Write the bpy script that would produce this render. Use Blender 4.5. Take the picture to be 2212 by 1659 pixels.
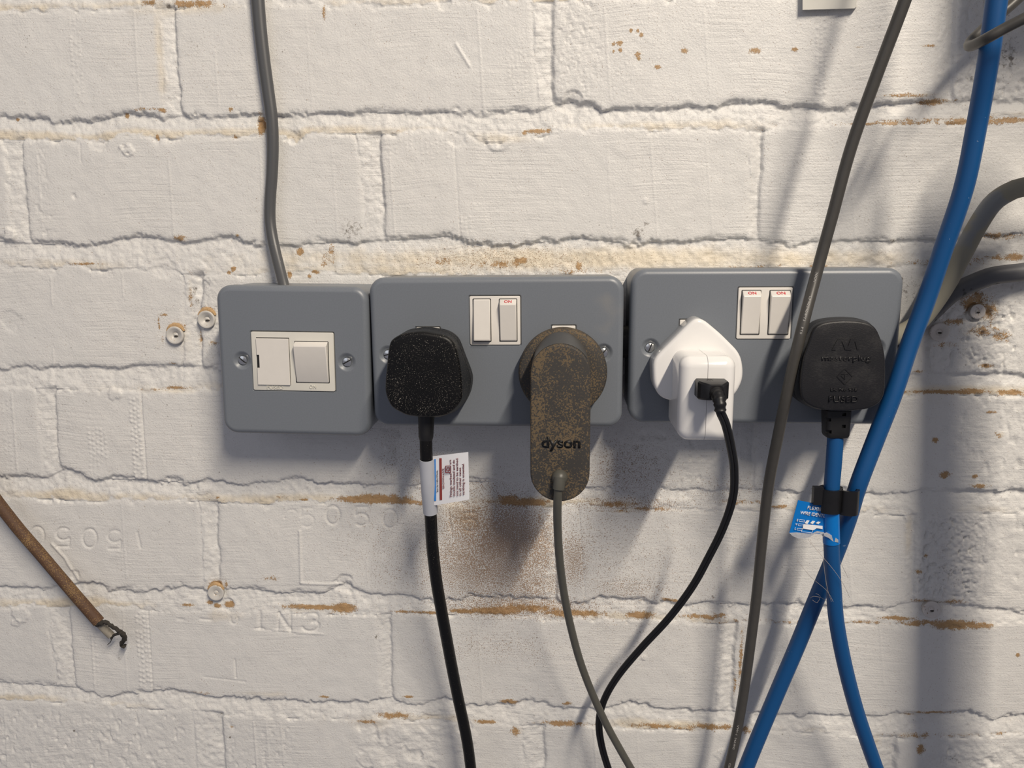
import bpy, bmesh, math, random
import numpy as np
from mathutils import Vector, Matrix

# ------------------------------------------------------------------ clear
for o in list(bpy.data.objects):
    bpy.data.objects.remove(o, do_unlink=True)
scene = bpy.context.scene
COL = scene.collection
RNG = random.Random(7)

# ------------------------------------------------------------------ camera
F_PX, IW, IH = 1700.0, 2212.0, 1659.0
PITCH, YAW, ROLL, DIST, CZ = -0.1785, -0.0627, -0.0039, 0.4824, 1.2
cp, sp, cy, sy = math.cos(PITCH), math.sin(PITCH), math.cos(YAW), math.sin(YAW)
FW = Vector((sy * cp, cy * cp, sp))
RT0 = Vector((cy, -sy, 0.0)); UP0 = RT0.cross(FW)
RT = RT0 * math.cos(ROLL) + UP0 * math.sin(ROLL)
UP = UP0 * math.cos(ROLL) - RT0 * math.sin(ROLL)
CAM = Vector((0.0, -DIST, CZ))
cam_data = bpy.data.cameras.new('camera')
cam_data.sensor_fit = 'HORIZONTAL'; cam_data.sensor_width = 36.0
cam_data.lens = F_PX * 36.0 / IW
cam_data.clip_start = 0.01; cam_data.clip_end = 50
cam = bpy.data.objects.new('camera', cam_data); COL.objects.link(cam)
cam.matrix_world = Matrix(((RT.x, UP.x, -FW.x, CAM.x), (RT.y, UP.y, -FW.y, CAM.y), (RT.z, UP.z, -FW.z, CAM.z), (0, 0, 0, 1)))
scene.camera = cam

# ------------------------------------------------------------------ world, lights, exposure
world = bpy.data.worlds.new('world'); scene.world = world
world.use_nodes = True
bg = world.node_tree.nodes['Background']
bg.inputs[0].default_value = (0.86, 0.85, 1.0, 1); bg.inputs[1].default_value = 0.185

def area(name, loc, xdir, normal, sx, sy_, power, color):
    d = bpy.data.lights.new(name, 'AREA'); d.shape = 'RECTANGLE'; d.size = sx; d.size_y = sy_
    d.energy = power; d.color = color
    o = bpy.data.objects.new(name, d); COL.objects.link(o)
    z = -Vector(normal).normalized(); x = Vector(xdir).normalized(); y = z.cross(x).normalized(); x = y.cross(z)
    o.matrix_world = Matrix(((x.x, y.x, z.x, loc[0]), (x.y, y.y, z.y, loc[1]), (x.z, y.z, z.z, loc[2]), (0, 0, 0, 1)))
    return o
# the garage's strip light on the ceiling, running away from the wall
area('strip_light', (0.66, -1.33, CZ + 1.22), (0, 1, 0), (-0.45, 0.95, -1.0), 0.84, 0.07, 40.0, (1.0, 0.89, 0.75))
# cool fill light added to lessen the shadows, behind and left of the camera
area('soft_fill', (-1.5, -2.6, CZ + 0.9), (0.87, -0.5, 0), (0.5, 0.87, -0.3), 1.8, 1.4, 5.0, (0.84, 0.90, 1.0))

vs = scene.view_settings
vs.view_transform = 'Standard'; vs.look = 'None'; vs.exposure = 0.0; vs.gamma = 1.0
vs.use_curve_mapping = False

# ------------------------------------------------------------------ geometry helpers
def at(px, py, h=0.0):
    """photo pixel -> point on the plane h metres in front of the wall"""
    d = FW + RT * ((px - IW / 2) / F_PX) + UP * ((IH / 2 - py) / F_PX)
    t = (-h - CAM.y) / d.y
    return CAM + d * t
def depth(p): return (p - CAM).dot(FW)
def mmpx(p): return depth(p) / F_PX      # metres per photo pixel at p

def props(o, label=None, cat=None, group=None, kind=None):
    if label: o['label'] = label
    if cat: o['category'] = cat
    if group: o['group'] = group
    if kind: o['kind'] = kind
    return o
def empty(name, loc, label, cat, group=None):
    o = bpy.data.objects.new(name, None); COL.objects.link(o)
    o.location = loc; o.empty_display_size = 0.01
    return props(o, label, cat, group)
def wloc(o):
    v = Vector(o.location)
    return v if o.parent is None else Vector(o['_w'])
def link(name, me, mat, parent=None, smooth=True, angle=32):
    n = len(me.vertices)
    co = np.empty(n * 3, np.float32); me.vertices.foreach_get('co', co); co = co.reshape(-1, 3)
    c = (co.min(0) + co.max(0)) / 2
    me.vertices.foreach_set('co', (co - c).ravel())
    if smooth:
        me.polygons.foreach_set('use_smooth', np.ones(len(me.polygons), bool))
        if angle: me.set_sharp_from_angle(angle=math.radians(angle))
    me.materials.clear(); me.materials.append(mat)
    o = bpy.data.objects.new(name, me); COL.objects.link(o)
    W = Vector([float(v) for v in c])
    ORI[o.name] = W
    if parent is not None:
        o.parent = parent
        o.location = W - ORI.get(parent.name, Vector(parent.location))
    else:
        o.location = W
    me.update()
    return o
ORI = {}
def mesh(name, verts, faces, mat, parent=None, smooth=True, angle=32):
    me = bpy.data.meshes.new(name)
    me.from_pydata([tuple(v) for v in verts], [], faces)
    bm = bmesh.new(); bm.from_mesh(me); bmesh.ops.recalc_face_normals(bm, faces=bm.faces); bm.to_mesh(me); bm.free()
    return link(name, me, mat, parent, smooth, angle)

def loft_data(rings, cap0=True, cap1=True, closed=True):
    n = len(rings[0]); V = [v for r in rings for v in r]; Fc = []
    for i in range(len(rings) - 1):
        for j in range(n if closed else n - 1):
            k = (j + 1) % n
            Fc.append((i * n + j, i * n + k, (i + 1) * n + k, (i + 1) * n + j))
    if cap0: Fc.append(tuple(range(n - 1, -1, -1)))
    if cap1: Fc.append(tuple(range((len(rings) - 1) * n, len(rings) * n)))
    return V, Fc
def loft(name, rings, mat, parent=None, cap0=True, cap1=True, angle=32):
    V, Fc = loft_data(rings, cap0, cap1)
    return mesh(name, V, Fc, mat, parent, True, angle)
def combine(parts):
    V, Fc = [], []
    for v, f in parts:
        o = len(V); V += list(v); Fc += [tuple(i + o for i in q) for q in f]
    return V, Fc

def rrect(w, h, r, n=8, cx=0, cy=0):
    pts = []
    r = min(r, w / 2 - 1e-6, h / 2 - 1e-6)
    for (sx, sy_, a0) in ((1, 1, 0), (-1, 1, 90), (-1, -1, 180), (1, -1, 270)):
        for i in range(n + 1):
            a = math.radians(a0 + 90 * i / n)
            pts.append((cx + sx * (w / 2 - r) + r * math.cos(a), cy + sy_ * (h / 2 - r) + r * math.sin(a)))
    return pts
def radial(pts, n=120, blur=1.5):
    """star-shaped closed outline resampled by angle and rounded"""
    P = np.array(pts, float); c = (P.min(0) + P.max(0)) / 2
    Q = np.vstack([P, P[:1]]); seg = []
    for a, b in zip(Q[:-1], Q[1:]):
        t = np.linspace(0, 1, 40, endpoint=False)[:, None]; seg.append(a + (b - a) * t)
    S = np.vstack(seg) - c
    ang = np.arctan2(S[:, 1], S[:, 0]); rad = np.hypot(S[:, 0], S[:, 1])
    o = np.argsort(ang); ang, rad = ang[o], rad[o]
    th = np.linspace(-math.pi, math.pi, n, endpoint=False)
    r = np.interp(th, np.r_[ang - 2 * math.pi, ang, ang + 2 * math.pi], np.r_[rad, rad, rad])
    if blur:
        k = np.exp(-0.5 * (np.arange(-8, 9) / blur) ** 2); k /= k.sum()
        r = np.convolve(np.r_[r[-8:], r, r[:8]], k, 'valid')
    return np.stack([c[0] + r * np.cos(th), c[1] + r * np.sin(th)], -1)
def inset(pts, d):
    P = np.array(pts, float); t = np.roll(P, -1, 0) - np.roll(P, 1, 0)
    t /= np.maximum(np.hypot(t[:, 0], t[:, 1]), 1e-12)[:, None]
    nrm = np.stack([t[:, 1], -t[:, 0]], -1)
    A = 0.5 * np.sum(P[:, 0] * np.roll(P[:, 1], -1) - np.roll(P[:, 0], -1) * P[:, 1])
    return P - nrm * d * (1 if A > 0 else -1)
def out3(pts, h): return [Vector((float(p[0]), -h, float(p[1]))) for p in pts]
def pxout(pts, h): return [(lambda q: (q.x, q.z))(at(x, y, h)) for x, y in pts]

def catmull(P, step):
    P = [Vector(p) for p in P]
    Q = [P[0] * 2 - P[1]] + P + [P[-1] * 2 - P[-2]]
    out = []
    for i in range(1, len(Q) - 2):
        a, b, c, d = Q[i - 1], Q[i], Q[i + 1], Q[i + 2]
        n = max(2, int((c - b).length / step))
        for j in range(n):
            t = j / n
            out.append(0.5 * ((2 * b) + (c - a) * t + (2 * a - 5 * b + 4 * c - d) * t * t + (3 * b - a - 3 * c + d) * t ** 3))
    out.append(P[-1])
    return out
def sweep_rings(path, rx, ry=None, n=20, flat=True):
    """rings along a path; rx across (parallel to the wall), ry in depth"""
    rings = []; m = len(path); prev = None
    for i, p in enumerate(path):
        t = (path[min(i + 1, m - 1)] - path[max(i - 1, 0)]).normalized()
        if prev is None:
            ref = Vector((0, 1, 0)) if abs(t.y) < 0.95 else Vector((0, 0, 1))
            b = t.cross(ref).normalized()
        elif flat and abs(t.y) < 0.9:
            b = t.cross(Vector((0, 1, 0))).normalized()
            if b.dot(prev) < 0: b = -b
        else:
            b = (prev - t * prev.dot(t)).normalized()
        prev = b
        nn = b.cross(t).normalized()
        u = i / max(1, m - 1)
        a = rx(u) if callable(rx) else rx
        c = (ry(u) if callable(ry) else ry) if ry else a
        rings.append([p + b * (a * math.cos(2 * math.pi * k / n)) + nn * (c * math.sin(2 * math.pi * k / n)) for k in range(n)])
    return rings
def cable_path(pts, step=0.003): return catmull([at(x, y, h) for x, y, h in pts], step)
def tube(name, path, rx, mat, parent=None, ry=None, n=20, flat=True):
    return loft(name, sweep_rings(path, rx, ry, n, flat), mat, parent, angle=50)
def lathe_data(center, axis, prof, n=32):
    axis = Vector(axis).normalized()
    ref = Vector((1, 0, 0)) if abs(axis.x) < 0.8 else Vector((0, 0, 1))
    u = axis.cross(ref).normalized(); v = axis.cross(u)
    rings = [[center + axis * z + u * (r * math.cos(2 * math.pi * k / n)) + v * (r * math.sin(2 * math.pi * k / n)) for k in range(n)] for r, z in prof]
    return loft_data(rings)

def text(name, s, origin, right, up, size, mat, parent=None, extrude=0.00008, bold=0.0, shear=0.0, align='CENTER', stretch=None):
    cu = bpy.data.curves.new('tmp_font', 'FONT'); cu.body = s; cu.size = 1.0
    cu.align_x = align; cu.align_y = 'CENTER'; cu.offset = bold; cu.shear = shear; cu.resolution_u = 3
    ob = bpy.data.objects.new('tmp_font', cu)
    me = bpy.data.meshes.new_from_object(ob)
    bpy.data.objects.remove(ob); bpy.data.curves.remove(cu)
    right = Vector(right).normalized(); up = Vector(up); up = (up - right * up.dot(right)).normalized()
    nrm = right.cross(up)
    bm = bmesh.new(); bm.from_mesh(me)
    xs = [v.co.x for v in bm.verts]
    k = size / 0.70
    kx = k if not stretch else stretch / max(1e-6, max(xs) - min(xs))
    x0 = (max(xs) + min(xs)) / 2 if stretch else 0
    top = [f for f in bm.faces]
    r = bmesh.ops.extrude_face_region(bm, geom=top)
    for v in [e for e in r['geom'] if isinstance(e, bmesh.types.BMVert)]:
        v.co.z = 1
    for v in bm.verts:
        v.co = Vector(origin) + right * ((v.co.x - x0) * kx) + up * (v.co.y * k) + nrm * (extrude * (1 if v.co.z > 0.5 else -1))
    bmesh.ops.recalc_face_normals(bm, faces=bm.faces)
    bm.to_mesh(me); bm.free(); me.name = name
    return link(name, me, mat, parent, False)

def boolean_cut(o, cutters):
    for c in cutters:
        m = o.modifiers.new('cut', 'BOOLEAN'); m.operation = 'DIFFERENCE'; m.solver = 'EXACT'; m.object = c
    dg = bpy.context.evaluated_depsgraph_get()
    me = bpy.data.meshes.new_from_object(o.evaluated_get(dg))
    o.modifiers.clear(); old = o.data; o.data = me; nm = old.name; bpy.data.meshes.remove(old); me.name = nm
    for c in cutters:
        d = c.data; ORI.pop(c.name, None); bpy.data.objects.remove(c); bpy.data.meshes.remove(d)
    me.polygons.foreach_set('use_smooth', np.ones(len(me.polygons), bool)); me.set_sharp_from_angle(angle=math.radians(32))

# ------------------------------------------------------------------ materials
def new_mat(name):
    m = bpy.data.materials.new(name); m.use_nodes = True
    nt = m.node_tree; return m, nt, nt.nodes['Principled BSDF']
def node(nt, typ, **kw):
    n = nt.nodes.new(typ)
    for k, v in kw.items():
        if k.startswith('_'): setattr(n, k[1:], v)
        else: n.inputs[k].default_value = v
    return n
def setin(nt, sock, v):
    if hasattr(v, 'is_linked') or isinstance(v, bpy.types.NodeSocket): nt.links.new(v, sock)
    else: sock.default_value = v
def math_(nt, op, a, b=0.0, clamp=False):
    n = nt.nodes.new('ShaderNodeMath'); n.operation = op; n.use_clamp = clamp
    setin(nt, n.inputs[0], a); setin(nt, n.inputs[1], b); return n.outputs[0]
def mix_(nt, f, a, b):
    n = nt.nodes.new('ShaderNodeMix'); n.data_type = 'RGBA'
    setin(nt, n.inputs[0], f)
    for s, v in ((n.inputs[6], a), (n.inputs[7], b)):
        if isinstance(v, bpy.types.NodeSocket): nt.links.new(v, s)
        else: s.default_value = (*v, 1) if len(v) == 3 else v
    return n.outputs[2]
def noise_(nt, vec, scale, detail=4.0, rough=0.55, dist=0.0):
    n = nt.nodes.new('ShaderNodeTexNoise'); nt.links.new(vec, n.inputs['Vector'])
    n.inputs['Scale'].default_value = scale; n.inputs['Detail'].default_value = detail
    n.inputs['Roughness'].default_value = rough; n.inputs['Distortion'].default_value = dist
    return n.outputs[0]
def remap_(nt, v, a, b, c=0.0, d=1.0):
    n = nt.nodes.new('ShaderNodeMapRange'); n.interpolation_type = 'SMOOTHSTEP'
    setin(nt, n.inputs[0], v)
    for i, x in enumerate((a, b, c, d)): setin(nt, n.inputs[i + 1], x)
    return n.outputs[0]
def pos_(nt): return nt.nodes.new('ShaderNodeNewGeometry').outputs['Position']
def scaled_(nt, vec, s, rot=(0, 0, 0)):
    n = nt.nodes.new('ShaderNodeMapping'); nt.links.new(vec, n.inputs[0])
    n.inputs['Scale'].default_value = s; n.inputs['Rotation'].default_value = rot
    return n.outputs[0]
def bump_(nt, bsdf, height, dist, strength=1.0, prev=None):
    n = nt.nodes.new('ShaderNodeBump'); n.inputs['Strength'].default_value = strength
    n.inputs['Distance'].default_value = dist; nt.links.new(height, n.inputs['Height'])
    if prev: nt.links.new(prev, n.inputs['Normal'])
    nt.links.new(n.outputs[0], bsdf.inputs['Normal']); return n.outputs[0]

def plain(name, col, rough=0.45, var=0.12, grain=0.0, metal=0.0, scale=300, spec=0.5):
    m, nt, b = new_mat(name); p = pos_(nt)
    n = noise_(nt, p, scale, 3)
    c = mix_(nt, n, tuple(x * (1 - var) for x in col), tuple(min(1, x * (1 + var)) for x in col))
    nt.links.new(c, b.inputs['Base Color'])
    b.inputs['Roughness'].default_value = rough; b.inputs['Metallic'].default_value = metal
    b.inputs['Specular IOR Level'].default_value = spec
    if grain: bump_(nt, b, noise_(nt, p, 2200, 2), grain)
    return m
def speckled(name, col, dust, amount, rough=0.4, fine=2600, patch=60, grain=0.00003, lo=0.62):
    """plastic with settled dust: fine specks, denser in patches"""
    m, nt, b = new_mat(name); p = pos_(nt)
    big = noise_(nt, p, patch, 3); f = noise_(nt, p, fine, 2, 0.7)
    th = math_(nt, 'SUBTRACT', lo, math_(nt, 'MULTIPLY', math_(nt, 'SUBTRACT', big, 0.45), amount))
    mask = remap_(nt, math_(nt, 'SUBTRACT', f, th), 0.0, 0.08)
    nt.links.new(mix_(nt, mask, col, dust), b.inputs['Base Color'])
    nt.links.new(remap_(nt, mask, 0, 1, rough, 0.9), b.inputs['Roughness'])
    if max(col) < 0.02: b.inputs['Specular IOR Level'].default_value = 0.28
    if grain: bump_(nt, b, noise_(nt, p, 1500, 3), grain)
    return m

M = {}
M['white_plastic'] = plain('white_plastic', (0.74, 0.71, 0.66), 0.35, 0.03)
M['module_plastic'] = plain('module_plastic', (0.66, 0.645, 0.585), 0.4, 0.03)
M['charger_white'] = plain('charger_white', (0.85, 0.84, 0.82), 0.16, 0.015)
M['black_cable'] = speckled('black_cable', (0.0045, 0.0045, 0.005), (0.20, 0.18, 0.16), 0.2, 0.40, 2200, 50, 0.00001, 0.69)
M['black_rubber'] = plain('black_rubber', (0.006, 0.006, 0.007), 0.5, 0.3, 0.00003)
M['black_clip'] = plain('black_clip', (0.008, 0.008, 0.009), 0.35, 0.3, 0.00004)
M['usb_black'] = plain('usb_black', (0.007, 0.007, 0.008), 0.42, 0.3, 0.00002)
M['plug_dusty'] = speckled('plug_dusty', (0.0035, 0.0035, 0.004), (0.26, 0.24, 0.21), 0.14, 0.42, 1900, 90, 0.00002, 0.625)
M['charger_sawdust'] = speckled('charger_sawdust', (0.040, 0.037, 0.034), (0.138, 0.100, 0.058), 0.60, 0.65, 1100, 62, 0.00005, 0.53)
M['charger_grey'] = plain('charger_grey', (0.065, 0.065, 0.064), 0.35, 0.15)
M['logo_black'] = plain('logo_black', (0.004, 0.004, 0.004), 0.5)
M['grey_cord'] = plain('grey_cord', (0.058, 0.055, 0.050), 0.42, 0.12, 0.00001)
M['olive_cord'] = plain('olive_cord', (0.085, 0.083, 0.070), 0.42, 0.12, 0.00001)
M['grey_sheath'] = speckled('grey_sheath', (0.085, 0.087, 0.090), (0.35, 0.33, 0.30), 0.35, 0.38, 420, 40, 0.00001, 0.73)
M['grey_conduit'] = speckled('grey_conduit', (0.23, 0.24, 0.245), (0.29, 0.275, 0.22), 1.2, 0.5, 30, 25, 0.00002, 0.5)
M['dark_conduit'] = speckled('dark_conduit', (0.095, 0.098, 0.108), (0.05, 0.05, 0.05), 0.3, 0.5, 150, 25, 0.00002, 0.66)
M['blue_cable'] = speckled('blue_cable', (0.003, 0.074, 0.235), (0.25, 0.33, 0.45), 0.2, 0.46, 500, 60, 0.00002, 0.745)
M['blue_bright'] = plain('blue_bright', (0.0, 0.17, 0.56), 0.3, 0.04)
M['print_white'] = plain('print_white', (0.85, 0.86, 0.88), 0.5, 0.02)
M['print_faint'] = plain('print_faint', (0.42, 0.41, 0.39), 0.6, 0.05)
M['print_red'] = plain('print_red', (0.62, 0.035, 0.05), 0.5, 0.05)
M['print_maroon'] = plain('print_maroon', (0.17, 0.015, 0.02), 0.5, 0.05)
M['print_brown'] = plain('print_brown', (0.23, 0.035, 0.03), 0.5, 0.1)
M['print_blue'] = plain('print_blue', (0.03, 0.20, 0.60), 0.5, 0.05)
M['tag_white'] = plain('tag_white', (0.74, 0.75, 0.79), 0.4, 0.02)
M['tag_wrap'] = plain('tag_wrap', (0.46, 0.48, 0.53), 0.3, 0.05)
M['foil_edge'] = plain('foil_edge', (0.72, 0.74, 0.78), 0.22, 0.3, 0.0, 0.5, 900)
M['screw_metal'] = plain('screw_metal', (0.78, 0.78, 0.76), 0.24, 0.06, 0.00002, 1.0)
M['slot_dark'] = plain('slot_dark', (0.02, 0.02, 0.02), 0.6)
M['gap_shade'] = plain('gap_shade', (0.012, 0.012, 0.012), 0.7)  # shade of the narrow gaps, put into the colour
M['nylon'] = speckled('nylon', (0.60, 0.58, 0.54), (0.45, 0.33, 0.2), 0.5, 0.4, 900, 150, 0.00004, 0.68)
M['nylon_painted'] = speckled('nylon_painted', (0.66, 0.62, 0.58), (0.30, 0.20, 0.14), 0.5, 0.5, 700, 120, 0.00008, 0.70)
M['brown_sheath'] = speckled('brown_sheath', (0.095, 0.048, 0.026), (0.24, 0.15, 0.065), 0.7, 0.7, 1500, 60, 0.00005, 0.56)
M['brown_dust_rim'] = plain('brown_dust_rim', (0.50, 0.33, 0.17), 0.9, 0.4, 0.0002, 0, 900)
M['inner_core'] = plain('inner_core', (0.30, 0.27, 0.22), 0.7, 0.3, 0.00006, 0, 700)
M['frayed_wire'] = plain('frayed_wire', (0.038, 0.033, 0.027), 0.85, 0.6, 0.00015, 0, 1500)
M['hair'] = plain('hair', (0.42, 0.37, 0.33), 0.5)
M['pipe_grey'] = plain('pipe_grey', (0.30, 0.30, 0.31), 0.45, 0.06)

def plate_material():
    m, nt, b = new_mat('grey_plate_paint'); p = pos_(nt)
    n = noise_(nt, p, 1400, 2); big = noise_(nt, p, 22, 3)
    c = mix_(nt, n, (0.150, 0.167, 0.190), (0.190, 0.210, 0.238))
    dust = remap_(nt, big, 0.66, 0.80, 0, 0.30)
    nt.links.new(mix_(nt, dust, c, (0.33, 0.30, 0.25)), b.inputs['Base Color'])
    b.inputs['Roughness'].default_value = 0.40; b.inputs['Specular IOR Level'].default_value = 0.65
    bump_(nt, b, n, 0.00002)
    return m
M['plate'] = plate_material()

def scuffed_black():
    m, nt, b = new_mat('scuffed_black_rubber'); p = pos_(nt)
    big = noise_(nt, p, 55, 4, 0.6); f = noise_(nt, scaled_(nt, p, (1, 1, 2.2)), 900, 4, 0.7)
    worn = remap_(nt, math_(nt, 'ADD', math_(nt, 'MULTIPLY', big, 0.7), math_(nt, 'MULTIPLY', f, 0.4)), 0.52, 0.80)
    nt.links.new(mix_(nt, worn, (0.006, 0.006, 0.008), (0.032, 0.031, 0.031)), b.inputs['Base Color'])
    b.inputs['Roughness'].default_value = 0.46
    bump_(nt, b, f, 0.00008)
    return m
M['plug_scuffed'] = scuffed_black()

def wall_material():
    m, nt, b = new_mat('painted_brick'); p = pos_(nt)
    def attr(n):
        a = nt.nodes.new('ShaderNodeAttribute'); a.attribute_name = n; return a.outputs['Fac']
    stain, tint, grime, dust = attr('stain'), attr('tint'), attr('grime'), attr('dust')
    big = noise_(nt, p, 9, 4); mid = noise_(nt, p, 70, 4, 0.6); fine = noise_(nt, p, 900, 3, 0.65)
    grit = noise_(nt, p, 2300, 2, 0.6)
    base = mix_(nt, big, (0.715, 0.715, 0.700), (0.780, 0.760, 0.722))
    base = mix_(nt, remap_(nt, mid, 0.45, 0.75, 0, 0.35), base, (0.66, 0.65, 0.63))
    tn = remap_(nt, math_(nt, 'ADD', tint, math_(nt, 'MULTIPLY', math_(nt, 'SUBTRACT', mid, 0.5), 0.8)), 0.15, 0.9, 0, 0.62)
    base = mix_(nt, tn, base, (0.72, 0.60, 0.40))
    # soot specks in the paint
    v = nt.nodes.new('ShaderNodeTexVoronoi'); v.inputs['Scale'].default_value = 110; nt.links.new(p, v.inputs['Vector'])
    sp_ = math_(nt, 'MULTIPLY', remap_(nt, v.outputs['Distance'], 0.03, 0.075, 1, 0), remap_(nt, noise_(nt, p, 45, 3), 0.47, 0.62))
    base = mix_(nt, math_(nt, 'MULTIPLY', sp_, 0.55), base, (0.11, 0.09, 0.07))
    # grime: dark crusty patches
    gm = remap_(nt, math_(nt, 'ADD', grime, math_(nt, 'MULTIPLY', math_(nt, 'SUBTRACT', noise_(nt, p, 520, 5, 0.75), 0.5), 1.6)), 0.37, 0.70, 0, 0.8)
    base = mix_(nt, gm, base, (0.13, 0.105, 0.08))
    # bare sand where the paint has gone
    sn = math_(nt, 'ADD', stain, math_(nt, 'ADD', math_(nt, 'MULTIPLY', math_(nt, 'SUBTRACT', noise_(nt, p, 210, 5, 0.75), 0.5), 1.5), math_(nt, 'MULTIPLY', math_(nt, 'SUBTRACT', noise_(nt, p, 1900, 2, 0.6), 0.5), 0.95)))
    sm = remap_(nt, sn, 0.40, 0.54)
    base = mix_(nt, math_(nt, 'MULTIPLY', sm, 0.92), base, mix_(nt, grit, (0.30, 0.160, 0.055), (0.52, 0.325, 0.145)))
    # settled sawdust, as grains
    dm = remap_(nt, math_(nt, 'ADD', math_(nt, 'MULTIPLY', dust, 0.285), noise_(nt, p, 1700, 2, 0.6)), 0.66, 0.74)
    base = mix_(nt, math_(nt, 'MULTIPLY', dm, 0.8), base, mix_(nt, grit, (0.16, 0.075, 0.03), (0.42, 0.24, 0.10)))
    nt.links.new(base, b.inputs['Base Color'])
    b.inputs['Roughness'].default_value = 0.43; b.inputs['Specular IOR Level'].default_value = 0.42
    # brush strokes, running almost level, and grain
    sv = scaled_(nt, p, (26, 26, 620), (0, 0.10, 0))
    wob = nt.nodes.new('ShaderNodeVectorMath'); wob.operation = 'ADD'
    nt.links.new(sv, wob.inputs[0])
    cz = nt.nodes.new('ShaderNodeCombineXYZ'); nt.links.new(math_(nt, 'MULTIPLY', noise_(nt, p, 10, 1), 9.0), cz.inputs[2]); nt.links.new(cz.outputs[0], wob.inputs[1])
    strokes = noise_(nt, wob.outputs[0], 1.0, 4, 0.6)
    smask = remap_(nt, noise_(nt, p, 18, 2), 0.40, 0.62, 0.15, 1.0)
    n1 = bump_(nt, b, math_(nt, 'MULTIPLY', strokes, smask), 0.00044)
    n2 = bump_(nt, b, fine, 0.00030, 1.0, n1)
    bump_(nt, b, math_(nt, 'ADD', sm, dm), 0.0002, 0.6, n2)
    return m
M['wall'] = wall_material()

# ================================================================== THE WALL
def hashgrid(seed):
    return np.random.RandomState(seed).rand(256, 256).astype(np.float32)
def vnoise(x, z, seed):
    g = hashgrid(seed)
    xi = np.floor(x).astype(np.int32); zi = np.floor(z).astype(np.int32)
    fx = x - xi; fz = z - zi
    fx = fx * fx * (3 - 2 * fx); fz = fz * fz * (3 - 2 * fz)
    a = g[xi & 255, zi & 255]; b = g[(xi + 1) & 255, zi & 255]; c = g[xi & 255, (zi + 1) & 255]; d = g[(xi + 1) & 255, (zi + 1) & 255]
    return (a + (b - a) * fx) * (1 - fz) + (c + (d - c) * fx) * fz - 0.5
def fbm(x, z, size, seed, oct=3, gain=0.5):
    s = 0; amp = 1.0
    for i in range(oct):
        s = s + amp * vnoise(x / size * 2 ** i + 17.3 * i, z / size * 2 ** i + 5.1 * i, seed + i); amp *= gain
    return s * 2
def sstep(a, b, v):
    t = np.clip((v - a) / (b - a), 0, 1); return t * t * (3 - 2 * t)
def wp(px, py):
    p = at(px, py, 0.0); return p.x, p.z

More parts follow.
